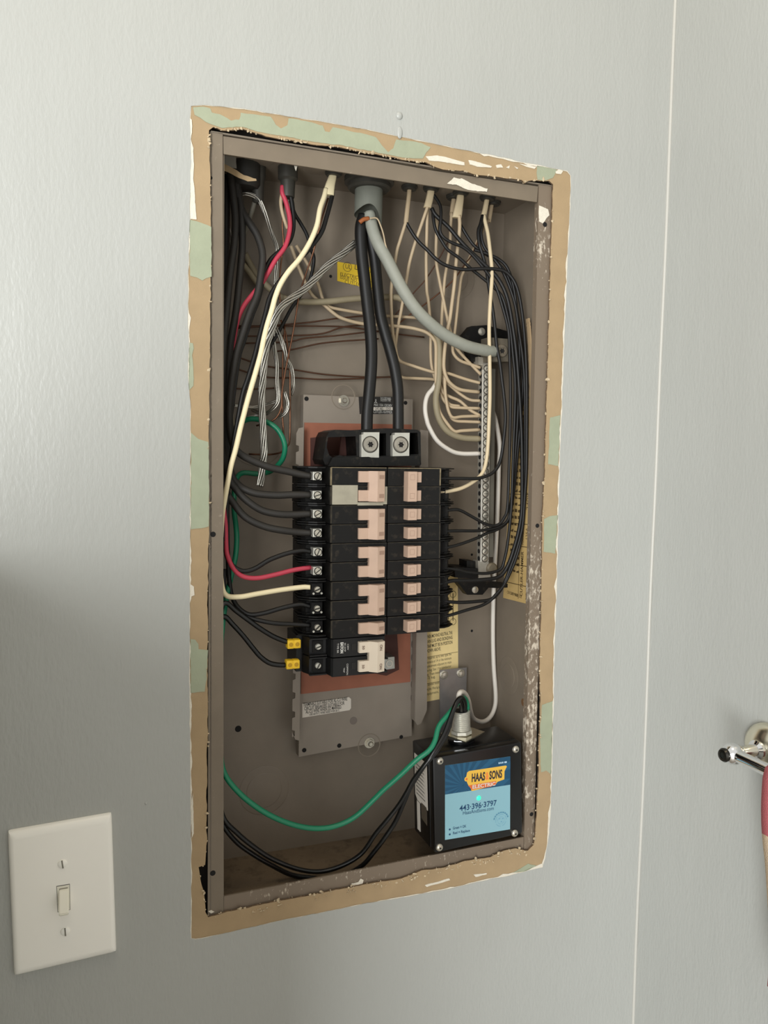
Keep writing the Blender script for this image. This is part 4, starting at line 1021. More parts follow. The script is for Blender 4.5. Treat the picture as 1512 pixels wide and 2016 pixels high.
wire('black_wire', 'black wire slanting behind the cream wire from the dark conduit', SV, BLACKW, 1.9,
  [(572,395,66),(580,420,70),(592,440,72),(604,462,74),(612,490,78),(618,510,82),(612,545,84),(600,570,86),(575,605,86),(556,640,84),(540,668,80),(528,690,76),(520,720,72)])
for k, (nm, pts) in enumerate((('bare copper ground slanting from the flared cable end beside the black wire', [(646,390,56),(634,430,57),(626,460,60),(617,495,64),(606,528,68),(597,555,70),(589,579,71),(583,618,72),(575.5,662,73),(568,698,74),(565,713,74),(558,753,75),(555,775,75),(554,800,76),(545,821,78),(528,832,82),(505,838,90)]),
     ('bare copper ground hanging vertically left of the mounting pan', [(561,640,84),(557,700,84),(556,760,84),(556,818,84),(558,848,84),(558,880,86)]),
     ('bare copper ground bent round at the foot left of the mounting pan', [(553,630,88),(563,660,86),(570,724,84),(571,782,84),(570.5,862,84),(566,878,84),(554,890,88),(530,895,96),(490,894,104)]))):
    wire('copper_wire', nm, SV, COPPER, .95, pts, 'bare copper grounds')
HC = [[(468,646,100),(550,640,100),(614,634,100),(662,627,100),(715,622,100),(740,620,100)], [(470,642,103),(552,642,102),(614,642,101),(686,644,101),(760,655,101),(835,664,101)],
 [(474,662,102),(567,661,102),(633,657,101),(674,644,101),(712,640,101),(736,640,101)], [(480,676,101),(567,673,101),(600,666,100),(660,661,99),(712,655,99),(745,652,99)],
 [(540,692,100),(576,688,100),(626,677,99),(670,672,99),(715,669,99),(745,667,99)], [(460,700,103),(520,720,102),(579,728,101),(638,737,101),(712,742,101),(790,743,101),(856,748,101)],
 [(462,725,104),(520,742,102),(583,744,101),(638,747,101),(712,745,101),(780,741,101)], [(462,765,104),(500,766,103),(540,764,102)]]
for i, P in enumerate(HC):
    wire('copper_wire', ['topmost thin copper wire crossing the back above the mounting pan', 'long copper wire crossing the back behind both black mains', 'third copper wire down crossing the back, rising to the right', 'fourth copper wire down crossing the back behind the mains',
      'fifth copper wire down on the back, lowest of the slanting bunch', 'copper wire sagging across the back just above the mounting pan', 'lowest long copper wire on the back above the mounting pan', 'short copper wire at the left above the green loop'][i], SV, COPPERD, .9, P, 'copper wires across the back')
wire('copper_wire', 'thin copper wire slanting down from the black loop to behind the grey cable', SV, COPPERD, .7, [(882,476,75),(880,480,76),(861.5,514,80),(838,550,86),(816,575,92),(795,600,97),(770,630,101)], 'slanting thin coppers')
wire('copper_wire', 'longer thin copper wire slanting across the white wires at the upper right', SV, COPPER, .8, [(952,440,66),(938,482,70),(925.5,507,72),(917,518,73),(893.5,550,77),(867,575,82),(835,600,88),(800,625,95),(770,650,101)], 'slanting thin coppers')
# aluminium strands
def strand_obj(label, pts, n, R, r, tw, **k):
    return tag(obj('stranded_wire', strands(B(), pts, n, R/1000, r/1000, tw, **k), ALUM, smooth=True, center=True), label, SV, 'stranded aluminium wires')
strand_obj('thick stranded aluminium wire from the service sleeve down to behind the left cables',
  [(700,478,62),(678,497,62),(646,522,62),(619,550,62),(597,571,62),(573,588,62),(556,602,62),(545,620,62),(536,645,63),(528,668,64),(523,690,64),(520,716,64),(517,753,65),(515,782,65),(516,811,66),(518,847,66),(519,876,66),(520,893,66),(517,915,66),(515,935,66),(512,958,64)], 8, 2.9, 1.0, 55)
strand_obj('stranded aluminium wire arching out of the top left cables', [(465,386,72),(478,382,70),(490,382,68),(507,390,68),(516,405,69),(526,432,72),(535,459,76),(545,487,80),(545,510,82),(543,560,84),(541,610,84),(538,655,82),(541,690,80),(545,716,78),(546,753,77),(548,778,77),(545,795,78),(533,808,82),(519,815,88),(496,806,98)], 4, 1.5, .85, 40)
strand_obj('stranded aluminium wire hanging beside the bare coppers', [(540,640,86),(545,650,82),(554,669,80),(561,691,79),(565,708,80),(573,724,82),(577,745,84),(577,762,86),(572,778,90)], 4, 1.6, .8, 60)
strand_obj('short curled stranded end by the upper left corner of the mounting pan', [(560,772,80),(563,780,79),(567,793,79),(565,806,80),(559,815,82),(548,822,86)], 4, 1.3, .8, 60)
strand_obj('stranded aluminium wire beside the left side panel at the top', [(438,395,74),(441,411,72),(446,435,71),(454,467,72),(458,500,76),(450,530,80),(441,560,84)], 4, 1.6, .8, 60)
strand_obj('stranded aluminium wire crossing level behind the left cables', [(461,798,92),(478,800,92),(500,802,90),(522,797,88),(543,790,84)], 3, 1.0, .7, 40)
strand_obj('stranded aluminium wire level with the top of the green loop', [(486,822,100),(505,818,98),(520,812,94)], 3, 1.0, .7, 40)
wire('grey_wire', 'tan-grey insulated wire curving down beside the left cables', SV, TANGREY, 2.2, [(456,790,70),(455,805,70),(457,830,68),(461,850,66),(466,868,64)])
wire('green_wire', 'green ground wire looping at the left and sagging across the bottom to the surge protector', SV, GREENW, 2.75,
  [(472,833,92),(487,826,88),(503,825,84),(525,831,78),(543,842,74),(555,859,72),(561,880,72),(557,902,76),(546,917,82),(532,928,90),(508,933,96),(479,931,98),(466,942,92),(461,970,80),(461,1006,70),(465,1040,62),(466,1064,60),(464,1092,58),(459,1118,56),(453,1143,52),(446,1175,44),(438,1230,34),(433,1300,30),(432,1400,28),(434,1480,26),(443,1525,24),(473,1563,22),(511,1593,20),(548,1613,18),(586,1626,16),(624,1631,14),(661,1626,12),(699,1608,8),(737,1573,3),(754,1556,0),(788,1526,-7),(819,1497,-13),(844,1478,-16),(856,1459,-14),(864,1430,-8),(882,1407,-2),(897,1389,6),(908,1376,12),(916,1376,18),(920,1390,22),(918,1404,24)])
wire('black_wire', 'glossy black wire from the surge protector sagging low to the upper yellow ferrule', SV, NEWBLACK, 2.5,
  [(914,1404,18),(915,1386,14),(910,1374,8),(901,1379,2),(891,1402,-4),(881,1440,-10),(861,1476,-17),(838,1504,-15),(815,1534,-8),(799,1563,-3),(783,1588,2),(760,1617,8),(739,1642,14),(712,1680,22),(674,1704,28),(631,1716,32),(586,1711,34),(536,1691,34),(498,1666,32),(468,1641,28),(440,1610,22),(433,1560,22),(430,1450,24),(431,1300,26),(434,1210,28),(444,1187,30),(465,1203,32),(492,1223,32),(513,1238,32),(538,1253,32),(560,1262,32),(572,1265,33)], 'surge protector leads')
wire('black_wire', 'glossy black wire from surge protector touching the box floor, to the lower yellow ferrule', SV, NEWBLACK, 2.5,
  [(908,1404,18),(908,1390,12),(904,1380,6),(897,1388,-1),(886,1415,-7),(874,1446,-12),(853,1482,-17),(829,1516,-12),(808,1550,-5),(795,1580,0),(778,1618,8),(757,1650,14),(738,1675,20),(714,1703,26),(680,1722,34),(640,1728,40),(611,1728,42),(573,1722,42),(536,1704,40),(500,1683,38),(466,1658,34),(440,1625,26),(431,1590,24),(428,1450,26),(428,1320,28),(432,1230,30),(442,1214,32),(458,1229,33),(479,1252,33),(499,1277,33),(513,1293,33),(530,1305,33),(548,1309,33),(568,1309,34)], 'surge protector leads')
for (x0, x1, y0, y1, lb) in ((564, 591, 1259, 1276, 'upper yellow crimped ferrule at the newer breaker'), (562, 589, 1299, 1316, 'lower yellow crimped ferrule at the newer breaker')):
    p0, p1 = at(x0, (y0+y1)/2, .033), at(x1, (y0+y1)/2, .031); zc = p0.z
    bm = B()
    hw = .0044
    addbox(bm, p0.x, p0.x+(p1.x-p0.x)*.48, .028, .0375, zc-hw, zc+hw, .0008); addbox(bm, p0.x+(p1.x-p0.x)*.52, p1.x, .028, .0375, zc-hw, zc+hw, .0008); addbox(bm, p0.x+.001, p1.x-.001, .0284, .037, zc-hw*.9, zc+hw*.9)
    f = obj('wire_ferrule', bm, YTAPE, smooth='auto', center=True); tag(f, lb, 'ferrule', 'yellow ferrules')
    for q in (.26, .74):
        obj('crimp_dent', cyl(B(), Vector((p0.x+(p1.x-p0.x)*q, .0281, zc))-f.location, (0, -1, 0), .0022, .0003, 14), mat('ferrule_dent', (190, 146, 24), .6), f)

# ---------------------------------------------------------------- service cables
wire('service_cable', 'thick black service cable running to the left main lug', 'service cable', BLACKW, 6.3,
  [(716,425,56),(710,450,55),(712,500,54),(718,553,52),(724,606,50),(728,640,48),(731,680,46),(731,720,44),(727,772,43),(723,812,43),(722,850,43),(722,862,43)], 'thick black mains')
wire('service_cable', 'thick black service cable running to the right main lug', 'service cable', BLACKW, 6.0,
  [(727,425,60),(726,455,60),(737,505,59),(743,566,57),(749,619,54),(758,655,51),(768,690,48),(777,725,45),(783,765,43),(784,805,43),(784,850,43),(784,862,43)], 'thick black mains')
wire('service_cable', 'thick grey neutral cable sweeping from the service sleeve to the neutral lug', 'service cable', GREYW, 6.4,
  [(727,420,52),(732,445,48),(742,475,44),(764,515,38),(787,560,33),(812,600,29),(841,632,28),(878,661,30),(918,681,34),(955,690,40),(975,692,46)])
bm = B()
c0 = at(727, 352, .056); c1 = at(724, 452, .054); axs = (c1-c0)
# sleeve: tube cut open obliquely at the foot
seg = 40; R0 = .0146; rows = []
for h in range(13):
    row = []
    for i in range(seg):
        a = 2*math.pi*i/seg; cut = .80+.16*math.cos(a-math.radians(20))*1.0+.05*math.cos(2*a)-.10*max(0, math.cos(a+math.radians(90)))**3
        t = h/12*cut
        row.append(bm.verts.new(c0+axs*t+Vector((R0*math.cos(a), R0*math.sin(a), 0))))
    rows.append(row)
for a, b in zip(rows, rows[1:]):
    for i in range(seg): bm.faces.new((a[i], a[(i+1) % seg], b[(i+1) % seg], b[i]))
bmesh.ops.solidify(bm, geom=bm.faces[:], thickness=.0016)
slv = tag(obj('cable_sleeve', bm, mat('grey_sleeve', (148, 150, 139), .6, var=.05, vscale=90), smooth='auto', center=True), 'wide grey service cable jacket cut open at its lower end', 'cable jacket')
bm = sweep(B(), spline([p-slv.location for p in px([(728,430,40),(742,430,40),(750,446,39),(755,462,38),(758,478,37),(762,492,37)])]), .0008, 6)
obj('jacket_thread', bm, OLDWHITE, slv, smooth=True)
obj('torn_liner', sweep(B(), spline([p-slv.location for p in px([(708,438,46),(716,432,45),(726,430,45)])]), .0022, 8), mat('amber_liner', (150, 84, 40), .6), slv, smooth=True)
cr = at(727, 354, .056)
cn = tag(obj('conduit_bushing', lathe(B(), Vector((cr.x, cr.y, PH-.0016)), (0, 0, -1), [(.026, 0), (.026, .006), (.0225, .007), (.0225, .011), (.0205, .013), (.0165, .013)], 36), CONN, smooth='auto', center=True), 'large dark bushing ring around the grey service jacket', 'bushing')

# ---------------------------------------------------------------- cable ends through the top
def sheath(label, pts, w0, w1, th, m=OLDWHITE, name='cable_jacket', conn=True, group='cable jacket ends'):
    """flat jacket stub hanging from the top of the box; widths in mm"""
    S = spline(px(pts), 6); bm = B(); rings = []; n = len(S)
    for i, p in enumerate(S):
        k = i/(n-1); hw = (w0+(w1-w0)*k)/2000; ht = th/2000; ring = []
        for j in range(16):
            a = 2*math.pi*j/16; c, s = math.cos(a), math.sin(a)
            ring.append(bm.verts.new(p+Vector((hw*math.copysign(abs(c)**.7, c), ht*math.copysign(abs(s)**.7, s), 0))))
        rings.append(ring)
    for a, b in zip(rings, rings[1:]):
        for j in range(16): bm.faces.new((a[j], a[(j+1) % 16], b[(j+1) % 16], b[j]))
    bm.faces.new(rings[0][::-1]); bm.faces.new(rings[-1])
    bmesh.ops.recalc_face_normals(bm, faces=bm.faces)
    o = tag(obj(name, bm, m, smooth='auto', center=True), label, 'cable jacket', group)
    if conn:
        p = S[0]
        obj('clamp_ring', lathe(B(), Vector((p.x, p.y, PH-.002))-o.location, (0, 0, -1), [(.0088, 0), (.0088, .0022), (.0074, .0026), (.0074, .0040), (.0062, .0042)], 24), CONN, o, smooth='auto')
    return o
sheath('cream flat jacket end flaring over the cream and black wires', [(657,328,54),(655,346,54),(650,364,53),(646,384,52)], 6.0, 12.0, 5.5, CREAM)
sheath('slim tan jacket end nearest the grey service sleeve', [(806,366,62),(805,384,62),(802,410,62),(799,438,61)], 4.4, 4.8, 4.2)
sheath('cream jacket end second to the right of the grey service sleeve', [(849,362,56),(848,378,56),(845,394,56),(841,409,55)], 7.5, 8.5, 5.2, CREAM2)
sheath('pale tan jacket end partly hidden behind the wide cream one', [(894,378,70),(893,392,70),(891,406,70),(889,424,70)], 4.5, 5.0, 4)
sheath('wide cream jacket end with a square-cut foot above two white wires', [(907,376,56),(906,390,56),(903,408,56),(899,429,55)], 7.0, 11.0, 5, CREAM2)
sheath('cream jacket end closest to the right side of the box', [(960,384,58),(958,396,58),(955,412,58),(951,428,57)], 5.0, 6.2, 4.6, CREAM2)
sheath('shaded tan jacket end behind the one closest to the right side', [(971,390,72),(968,402,72),(965,420,72),(962,438,72)], 4.5, 4.8, 4.2)
sheath('black round jacket emerging from the dark conduit fitting', [(567,338,60),(566,352,60),(563,364,60),(561,376,60)], 9.0, 9.5, 8.5, NEWBLACK)
o = tag(obj('conduit_fitting', lathe(B(), Vector((at(567, 325, .060).x, .060, PH-.0016)), (0, 0, -1), [(.010, 0), (.010, .012), (.0075, .014), (.0068, .030), (.0062, .030)], 24), CONN, smooth='auto', center=True), 'dark conduit fitting over the black jacket of the red wire', 'conduit fitting')
o = tag(obj('conduit_fitting', lathe(B(), Vector((at(480, 318, .070).x, .070, PH-.0016)), (0, 0, -1), [(.0165, 0), (.0165, .020), (.014, .024), (.012, .024)], 28), mat('black_bushing', (38, 36, 32), .6), smooth='auto', center=True), 'wide black bushing over the thick cables at the top left', 'conduit fitting')
o = tag(obj('conduit_fitting', lathe(B(), Vector((at(508, 325, .072).x, .072, PH-.0016)), (0, 0, -1), [(.008, 0), (.008, .010), (.0066, .014), (.0058, .034), (.004, .036)], 20), CONN, smooth='auto', center=True), 'slim grey fitting right of the wide black bushing', 'conduit fitting')
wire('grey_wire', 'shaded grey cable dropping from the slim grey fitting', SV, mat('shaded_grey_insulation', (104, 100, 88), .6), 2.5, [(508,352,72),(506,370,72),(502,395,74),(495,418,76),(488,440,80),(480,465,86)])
bm = plate_poly(B(), rag([at(x, y, .040) for x, y in ((441, 322), (452, 327), (466, 335), (480, 345), (505, 352), (505, 356), (488, 357), (470, 350), (455, 342), (441, 336))], .003, .0004, 5), (0, 1, .2), .0008)
tag(obj('cardboard_flap', bm, CARD, center=True), 'torn tan paper flap sticking out at the top left corner', 'paper flap')
bm = plate_poly(B(), rag([at(x, y, .055) for x, y in ((441, 302), (465, 306), (466, 332), (455, 330), (441, 322))], .003, .0004, 6), (0, 1, .2), .0008)
tag(obj('paper_scrap', bm, mat('grey_paper', (160, 156, 146), .9), center=True), 'pale grey paper scrap tucked above the tan flap at the top left corner', 'paper scrap')
bm = plate_poly(B(), [at(x, y, .012) for x, y in ((579, 322), (584, 320), (586, 324), (584, 332), (583, 336), (581, 331))], (0, 1, 0), .0012)
tag(obj('plaster_chip', bm, GYPSUM, center=True), 'small white plaster chip hanging under the top flange', 'plaster chip')
bm = B()
for (x, y) in ((448, 1704), (489, 1702), (583, 1673), (595, 1673)):
    pass

# ---------------------------------------------------------------- white wires on the right
wg = 'aged white neutral wires'
def ww(label, pts, r=1.75, m=OLDWHITE, g=wg): return wire('white_wire', label, SV, m, r, pts, g)
ww('aged white wire from the slim tan jacket, kinked behind the right main cable', [(799,434,61),(797,443,61),(787,475,64),(781,496,67),(774,540,74),(770,573,80),(771,623,84),(773,650,86),(778,681,87),(786,709,86),(815,721,82),(855,733,76),(881,735,73),(903,742,72),(925,749,70),(945,754,66)])
ww('aged white wire passing behind the grey cable and level to the bar', [(843,404,55),(840,412,55),(831,438,58),(816,482,64),(806,518,70),(800,552,76),(790,610,82),(785,635,86),(780,668,88),(777,700,90),(780,730,90),(792,743,89),(820,745,86),(853,747,84),(880,755,80),(905,775,74),(925,787,70),(945,789,66)])
ww('pinkish white wire dropping straight beside the crossing coppers', [(841,406,58),(841,425,60),(840,467,64),(839,511,70),(840,569,76),(843,590,78),(846,620,80),(848,660,80),(848,698,80),(851,726,80),(862,760,80),(872,785,78),(886,800,74),(910,803,70),(944,804,66)])
ww('aged white wire crossing under the pinkish one toward the top of the bar', [(861,425,72),(859,467,73),(858.6,511,74),(864,547,74),(873,590,73),(879,620,72),(886,649,71),(894,675,70),(902,690,70),(925,715,69),(947,738,66)])
ww('bright aged white wire from the wide cream jacket end', [(904,424,54),(905,440,54),(904,460,55),(901,489,57),(898,518,58),(895,555,59),(890,595,60),(886,626,60),(881,650,61),(876.6,679,63),(874,706,65),(874,725,66),(878,741,66),(887,755,66),(906,767,66),(943,772,65)], 2.0)
ww('aged white wire behind the bright one from the wide cream jacket end', [(889,418,69),(887,450,70),(886,482,71),(882,511,72),(876,547,73),(873,580,74),(870,620,74),(869,655,75),(868,700,76),(871,740,76),(876,765,75),(879,792,74),(886,817,73),(896,828,71),(920,830,69),(945,831,66)])
ww('aged white wire curling under the grey cable to the first bar terminal', [(962,432,71),(950,455,72),(940,475,72),(928,500,73),(915,530,74),(908,547,74),(904,576,74),(902,590,74),(899,620,73),(895,655,72),(891,684,72),(894,698,71),(906,710,70),(925,717,69),(946,724,66)])
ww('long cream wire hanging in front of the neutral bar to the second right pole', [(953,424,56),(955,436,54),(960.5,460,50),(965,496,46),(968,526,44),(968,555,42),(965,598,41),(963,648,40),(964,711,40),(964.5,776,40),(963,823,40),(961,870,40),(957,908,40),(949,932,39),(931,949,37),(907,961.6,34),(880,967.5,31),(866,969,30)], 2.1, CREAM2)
ww('aged white wire ending fourth on the bar', [(868,640,78),(866,690,78),(864,740,78),(872,772,77),(886,781,75),(906,790,72),(925,807,69),(945,818,66)])
ww('upper of the two white wires crossing level behind the black mains', [(583,483,92),(605,519,94),(625,557,96),(634,585,97),(641,598,97),(652,605,97),(666,608.5,97),(710,616,96),(760,622,95),(798,624,94),(830,628,92),(855,640,90),(866,665,88),(870,700,86),(872,740,84),(874,775,80),(884,795,76),(905,800,72)])
ww('lower of two white wires crossing behind the black mains, turning down beside the tan cable', [(573,484,94),(584,516,95),(596,545,96),(609,573,97),(622,588,97),(640,602,96),(656,616,95),(674,627,94),(712,637,92),(765,641,88),(798,644,84),(820,648,80),(840,655,76),(853,667,73),(858,682,71),(858,725,70),(859,765,70),(861,790,70),(866,812,70),(882,836,69),(895,849,69),(910,848,68),(944,846,66)], 1.9)
ww('aged white wire third from the bottom of the bar bunch', [(876,735,68),(876,765,68),(879,792,68),(884,812,68),(892,822,68),(910,820,68),(945,819,66)])
wire('tan_cable', 'thick tan-grey cable crossing behind the mains and curving down to the neutral bar', 'neutral cable', TANGREY, 3.5, [(482,500,98),(492,520,97),(506,543,96),(523,560,95),(545,580,94),(568,590,93),(590,594,92),(640,594,91),(700,588,90),(770,585,88),(792,590,86),(815,604,82),(838,630,78),(856,655,74),(864,675,71),(865,699,70),(863,752,69),(858,784,69),(861,815,69),(872,839,69),(888,854,69),(912,862,69),(945,864,67)])
wire('tan_cable', 'second thick tan cable stub beside the upper left cables', 'neutral cable', TANGREY, 3.0, [(478,520,92),(490,535,92),(502,552,93),(514,568,94)])
wire('white_wire', 'bright white wire bowing left of the tan cable to the neutral bar', SV, WHITE, 2.55, [(864,690,76),(863,720,75),(861,748,74),(853,764,72),(843,776,71),(838,790,70),(837,808,69),(840,826,68),(845,841,68),(861,868,67),(887,887,67),(909,893,67),(944,893,66)], 'bright white wires')
wire('white_wire', 'bright white lead looping up from the surge protector and behind the neutral bar', SV, WHITE, 2.7, [(911,1404,24),(908,1385,16),(903,1373,12),(906,1363,14),(914,1364,26),(922,1378,44),(926,1398,60),(932,1414,72),(948,1421,80),(963,1414,86),(973,1396,90),(976,1370,92),(972,1310,93),(970.5,1240,93),(972,1160,92),(975,1100,90),(979,1020,88),(981,960,87),(982,919,86),(984,880,84),(978,838,82),(970,810,80),(960,795,80)], 'bright white wires')

# ---------------------------------------------------------------- black branch wires on the right
bg_ = 'black branch wires on the right'
def bw(label, pts, r=1.75, m=BLACKW): return wire('black_wire', label, SV, m, r, pts, bg_)
bw('black wire dropping in front of the neutral lug to the top right pole', [(950,424,56),(946,441,54),(941.6,456,53),(944,482,51),(951,505,50),(958,533,48),(962,562,46),(968,598,43),(972,625,42),(975,652,41),(978,683,40),(984,715,39),(988,747,39),(992,779,39),(995,823,39),(991,871,39),(986,903,39),(978,922,38),(963,935,36),(939,942,34),(907,942,32),(875,942,30),(864,942,30)], 1.9)
bw('black wire with a looped start and a hump by the third right pole', [(848,380,58),(856,387,56),(867,406,52),(868,431,50),(866,453,50),(873,467,49),(890,478,48),(910,486,47),(928,500,46),(952,528,44),(975,562,43),(991,610,42),(1001,652,41),(1003,694,41),(1005,768,40),(1004,850,40),(1002,930,40),(999,1000,40),(992,1020,40),(983,1031.6,40),(970,1035,40),(952.6,1030,39),(929,1017,38),(910,1006.5,36),(897,1003,34),(874,1006,31),(862,1008,30)])
bw('black wire running level into the fourth right pole', [(934,492,54),(948,496,52),(962,501,50),(984,512,48),(1000,530,46),(1012,570,44),(1019,630,43),(1023,700,42),(1021,780,42),(1017,860,42),(1011,940,42),(1004,1006,42),(999,1025,42),(986,1035.5,42),(966,1041.5,42),(939,1045,40),(900,1045,35),(873,1046,31),(862,1046,30)])
bw('black wire sloping down into the fifth right pole', [(905,440,60),(918,462,58),(932,482,56),(950,496,54),(975,513,51),(1000,545,48),(1015,600,46),(1025,660,44),(1030,720,43),(1027,800,43),(1018,900,44),(1009,985,44),(1001,1022,44),(988,1037,44),(973,1045,44),(960,1049,43),(942,1058,41),(919,1067,38),(893,1075,34),(873,1079,31),(862,1081,30)])
bw('black wire crossing the upper part of the lower black insulator', [(852,415,58),(853,430,56),(858,453,54),(870,475,52),(882,492,51),(904,508,50),(925,527,49),(947,545,48),(969,563,46),(988,584,44),(999,620,42),(1006,660,41),(1010,700,40),(1014,745,39),(1014,800,39),(1011,880,40),(1009,940,40),(1007,993,40),(1003,1039,41),(998,1079,42),(992,1106,42),(987,1119,42),(975,1125.5,42),(952,1129,41),(919,1126,38),(900,1121,35),(873,1119,31),(862,1118,30)])
bw('thicker black wire crossing the middle of the lower black insulator', [(850,410,57),(858,424,55),(882,446,52),(905,473,49),(926,495,47),(952,519,45),(980,548,43),(998,585,41),(1009,640,39),(1017,700,37),(1023,780,36),(1027,860,36),(1028,940,37),(1027,1006,38),(1021,1046,39),(1012,1079,40),(1003,1106,41),(992,1127,42),(979,1137,42),(955,1141,41),(926,1143,39),(893,1143,35),(873,1148,31),(862,1151,30)], 2.2)
bw('black wire from the slim tan jacket, sweeping right to the eighth right pole', [(800,434,62),(803,444,61),(821,472,58),(841,492,55),(861,512,52),(882,524,50),(911,530.6,47),(947,529,43),(976,530,41),(998,537,39),(1016,562,37),(1027,610,35),(1034,680,33),(1037,760,32),(1037,860,32),(1036,930,33),(1032,993,35),(1028,1040,37),(1016,1086,39),(1004,1119,40),(994,1145,41),(983,1165,41),(966,1180,41),(939,1184,39),(906,1186,35),(873,1184,31),(862,1184,30)], 1.9)
bw('lowest black wire, curving up to the ninth right pole past the cream label', [(954,424,58),(950,441,56),(947,460,55),(953,485,53),(968,505,51),(984,525,49),(998,552,46),(1014,600,43),(1022,655,41),(1029,704,38),(1033,760,36),(1034,850,35),(1033,950,36),(1030,1020,37),(1025,1066,38),(1016,1099,39),(1005,1126,40),(992,1152,40),(975,1172,40),(963,1184,40),(946,1193,39),(919,1201,36),(886,1211,32),(866,1215,30)])

# ---------------------------------------------------------------- light switch
swp = tag(empty('light_switch', at(125, 1765, 0)), 'ivory wall switch with an oversized plate and lever pushed down', 'light switch')
O = swp.location
cs = [at(14.5, 1640, -.006), at(220, 1604, -.006), at(229.5, 1877, -.006), at(27, 1925, -.006)]
bm = B()
lv = []
cen2 = sum(cs, Vector())/4
for (k, y) in ((1.0, 0), (1.0, -.0022), (.985, -.0042), (.955, -.0058), (.90, -.0066)):
    ring = []
    for i, c in enumerate(cs):
        q = cen2+(c-cen2)*k; q.y = 0
        for (f, g) in ((.03, 0),):
            a = cs[i-1]; b = cs[(i+1) % 4]
            p1 = q+(a-c).normalized()*.0025; p2 = q+(b-c).normalized()*.0025
            for p in (p1, q.lerp((p1+p2)/2, .35), p2):
                ring.append(bm.verts.new(Vector((p.x, y, p.z))-O))
    lv.append(ring)
for a, b in zip(lv, lv[1:]):
    for i in range(12): bm.faces.new((a[i], a[(i+1) % 12], b[(i+1) % 12], b[i]))
bm.faces.new(lv[-1]); bm.faces.new(lv[0][::-1])
bmesh.ops.recalc_face_normals(bm, faces=bm.faces)
pl = obj('plate', bm, SWITCHP, swp, smooth='auto')
def swat(x, y, Y=-.0066): return at(x, y, Y)-O
fr = [(111, 1744.5), (137.5, 1740), (138.5, 1791), (113.5, 1796)]
fr2 = [(114, 1747), (135, 1743.5), (136, 1789), (116, 1793)]
bm = B()
plate_poly(bm, [swat(*p) for p in fr], (0, -1, 0), .0001); obj('toggle_gap', bm, DARKM, swp)
bm = B(); plate_poly(bm, [swat(*p) for p in ((112, 1745.5), (136.7, 1741.2), (137.7, 1790.3), (114.3, 1795))], (0, -1, 0), .0003); obj('toggle_frame', bm, SWITCHT, swp)
bm = B(); plate_poly(bm, [swat(*p, -.0069) for p in ((116.5, 1749.5), (133.5, 1746.5), (134.5, 1786), (118.5, 1789))], (0, -1, 0), .0001); obj('toggle_slot', bm, mat('toggle_shade', (150, 144, 128), .6), swp)
tc = swat(126, 1766, -.0066)
bm = B()
prof = [(-.0068, .0066+.0), (-.0056, .0036), (-.0102, -.0080), (-.0118, -.0066), (-.0096, -.001)]
P = []
hwid = .0040
ctr = tc
pr = [(ctr.y+.004, ctr.z+.0078), (ctr.y-.0012, ctr.z+.0076), (ctr.y-.0135, ctr.z-.0062), (ctr.y-.0142, ctr.z-.0080), (ctr.y-.0128, ctr.z-.0104), (ctr.y+.004, ctr.z-.0066)]
prism(bm, pr, 0, ctr.x-hwid, ctr.x+hwid)
bmesh.ops.bevel(bm, geom=bm.edges[:], offset=.0007, segments=2, affect='EDGES')
obj('toggle_lever', bm, SWITCHT, swp, smooth='auto')
for (x, y, a) in ((123, 1700.5, .12), (128.5, 1833.5, .06)):
    c = swat(x, y)
    s_ = obj('screw', lathe(B(), c, (0, -1, 0), [(.0039, 0), (.0037, .0008), (.0024, .0014), (.0001, .0016)], 20), SWITCHP, swp, smooth='auto')
    d = Vector((-math.sin(a), 0, math.cos(a))); n = Vector((d.z, 0, -d.x)); c = c+Vector((0, -.00165, 0))
    obj('screw_slot', plate_poly(B(), [c+d*.0036+n*.0006, c-d*.0036+n*.0006, c-d*.0036-n*.0006, c+d*.0036-n*.0006], (0, 1, 0), .0012), mat('slot_grey', (128, 124, 112), .6), s_)

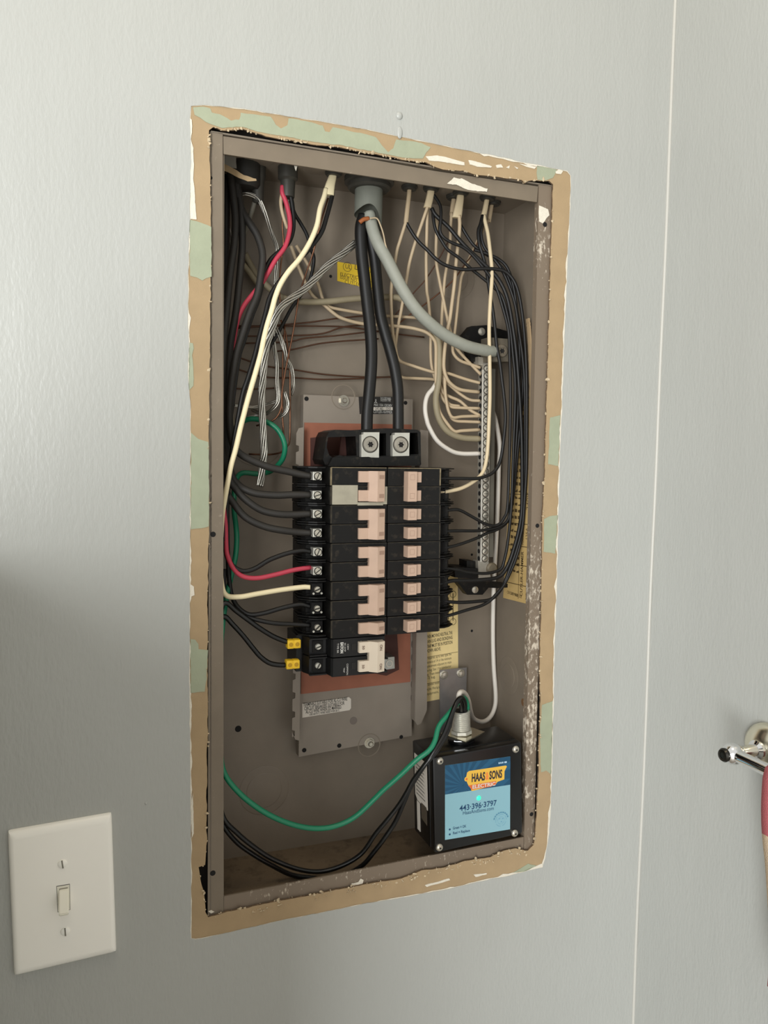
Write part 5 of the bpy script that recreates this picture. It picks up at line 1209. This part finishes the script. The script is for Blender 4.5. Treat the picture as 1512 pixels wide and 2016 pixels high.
# ---------------------------------------------------------------- towel bar and towel on the right wall
PYW = -.178
BXX = XR-.045
for k in range(40):
    if atX(1449, 1487, BXX).y > PYW: BXX -= .0008
    else: break
e0 = atX(1449, 1487, BXX); bzc = e0.z
tb = tag(empty('towel_bar', (XR, PYW, bzc)), 'chrome towel bar with a ball end on the side wall', 'towel bar')
O = tb.location
c = Vector((BXX, PYW, bzc))-O
obj('bar', cyl(B(), c+Vector((0, -.004, 0)), (0, -1, 0), .0060, .46, 24), CHROME, tb, smooth='auto')
for yy in (PYW, PYW-.42):
    c = Vector((XR, yy, bzc))-O; d_ = XR-BXX
    obj('wall_rosette', lathe(B(), c, (-1, 0, 0), [(.0245, 0), (.0248, .003), (.0235, .007), (.0190, .011), (.0120, .0135), (.0085, .0145)], 40), BRUSH, tb, smooth='auto')
    obj('post', lathe(B(), c, (-1, 0, 0), [(.0095, .0135), (.0095, .0165), (.0062, .0185), (.0056, d_-.012), (.0072, d_-.009), (.0072, d_-.007)], 24), CHROME, tb, smooth='auto')
    bl_ = obj('ball_end', lathe(B(), c+Vector((-d_, 0, 0)), (-1, 0, 0), [(.0045, -.0095), (.0080, -.0072), (.0100, -.0035), (.0105, 0), (.0098, .0035), (.0078, .0068), (.0052, .0085), (.0050, .0092)], 32), CHROME, tb, smooth=True)
    obj('end_cap', lathe(B(), c+Vector((-d_, 0, 0)), (-1, 0, 0), [(.0064, .0088), (.0066, .0110), (.0054, .0128), (.0030, .0134), (.0028, .0128), (.0001, .0128)], 24), mat('dark_chrome', (60, 58, 54), .25, .9), bl_, smooth='auto')
# towel draped over the bar
tw0, tw1 = atX(1504, 1530, BXX-.008).y, e0.y-.36
bm = B(); nA, nB = 40, 30
def drape(t, q):
    # t along the drop over the bar: 0 front hem, .5 top, 1 back hem
    y = tw0+(tw1-tw0)*q
    if t < .46: z = bzc-.188*(1-t/.46); x = BXX-.0095-.003*(1-t/.46)
    elif t > .54: z = bzc-.17*(t-.54)/.46; x = BXX+.0095
    else:
        a = math.pi*(t-.46)/.08; z = bzc+.0095*math.sin(a); x = BXX-.0095*math.cos(a)
    k = max(0, min(1, (bzc-z)/.08))
    x += k*.0035*math.sin(q*22+1)*(1 if t < .5 else .5); y += k*(.012*(z-bzc)/.2*(1-2*q)-.0035)+(.0035*math.sin((bzc-z)*30) if q < .5 else 0)
    return Vector((x, y, z))
G = [[bm.verts.new(drape(i/nA, j/nB)-O) for j in range(nB+1)] for i in range(nA+1)]
for i in range(nA):
    for j in range(nB):
        f = bm.faces.new((G[i][j], G[i][j+1], G[i+1][j+1], G[i+1][j]))
        zz_ = bzc-(sum(v.co.z for v in f.verts)/4+O.z)
        f.material_index = 0 if (zz_ < .055 or .15 < zz_ < .19) else 1
for v_ in bm.verts: v_.co += O
bmesh.ops.recalc_face_normals(bm, faces=bm.faces)
bmesh.ops.solidify(bm, geom=bm.faces[:], thickness=.002)
tag(obj('hand_towel', bm, [TOWEL_P, TOWEL_C], smooth=True, center=True), 'pink and cream striped towel draped over the chrome bar', 'towel')
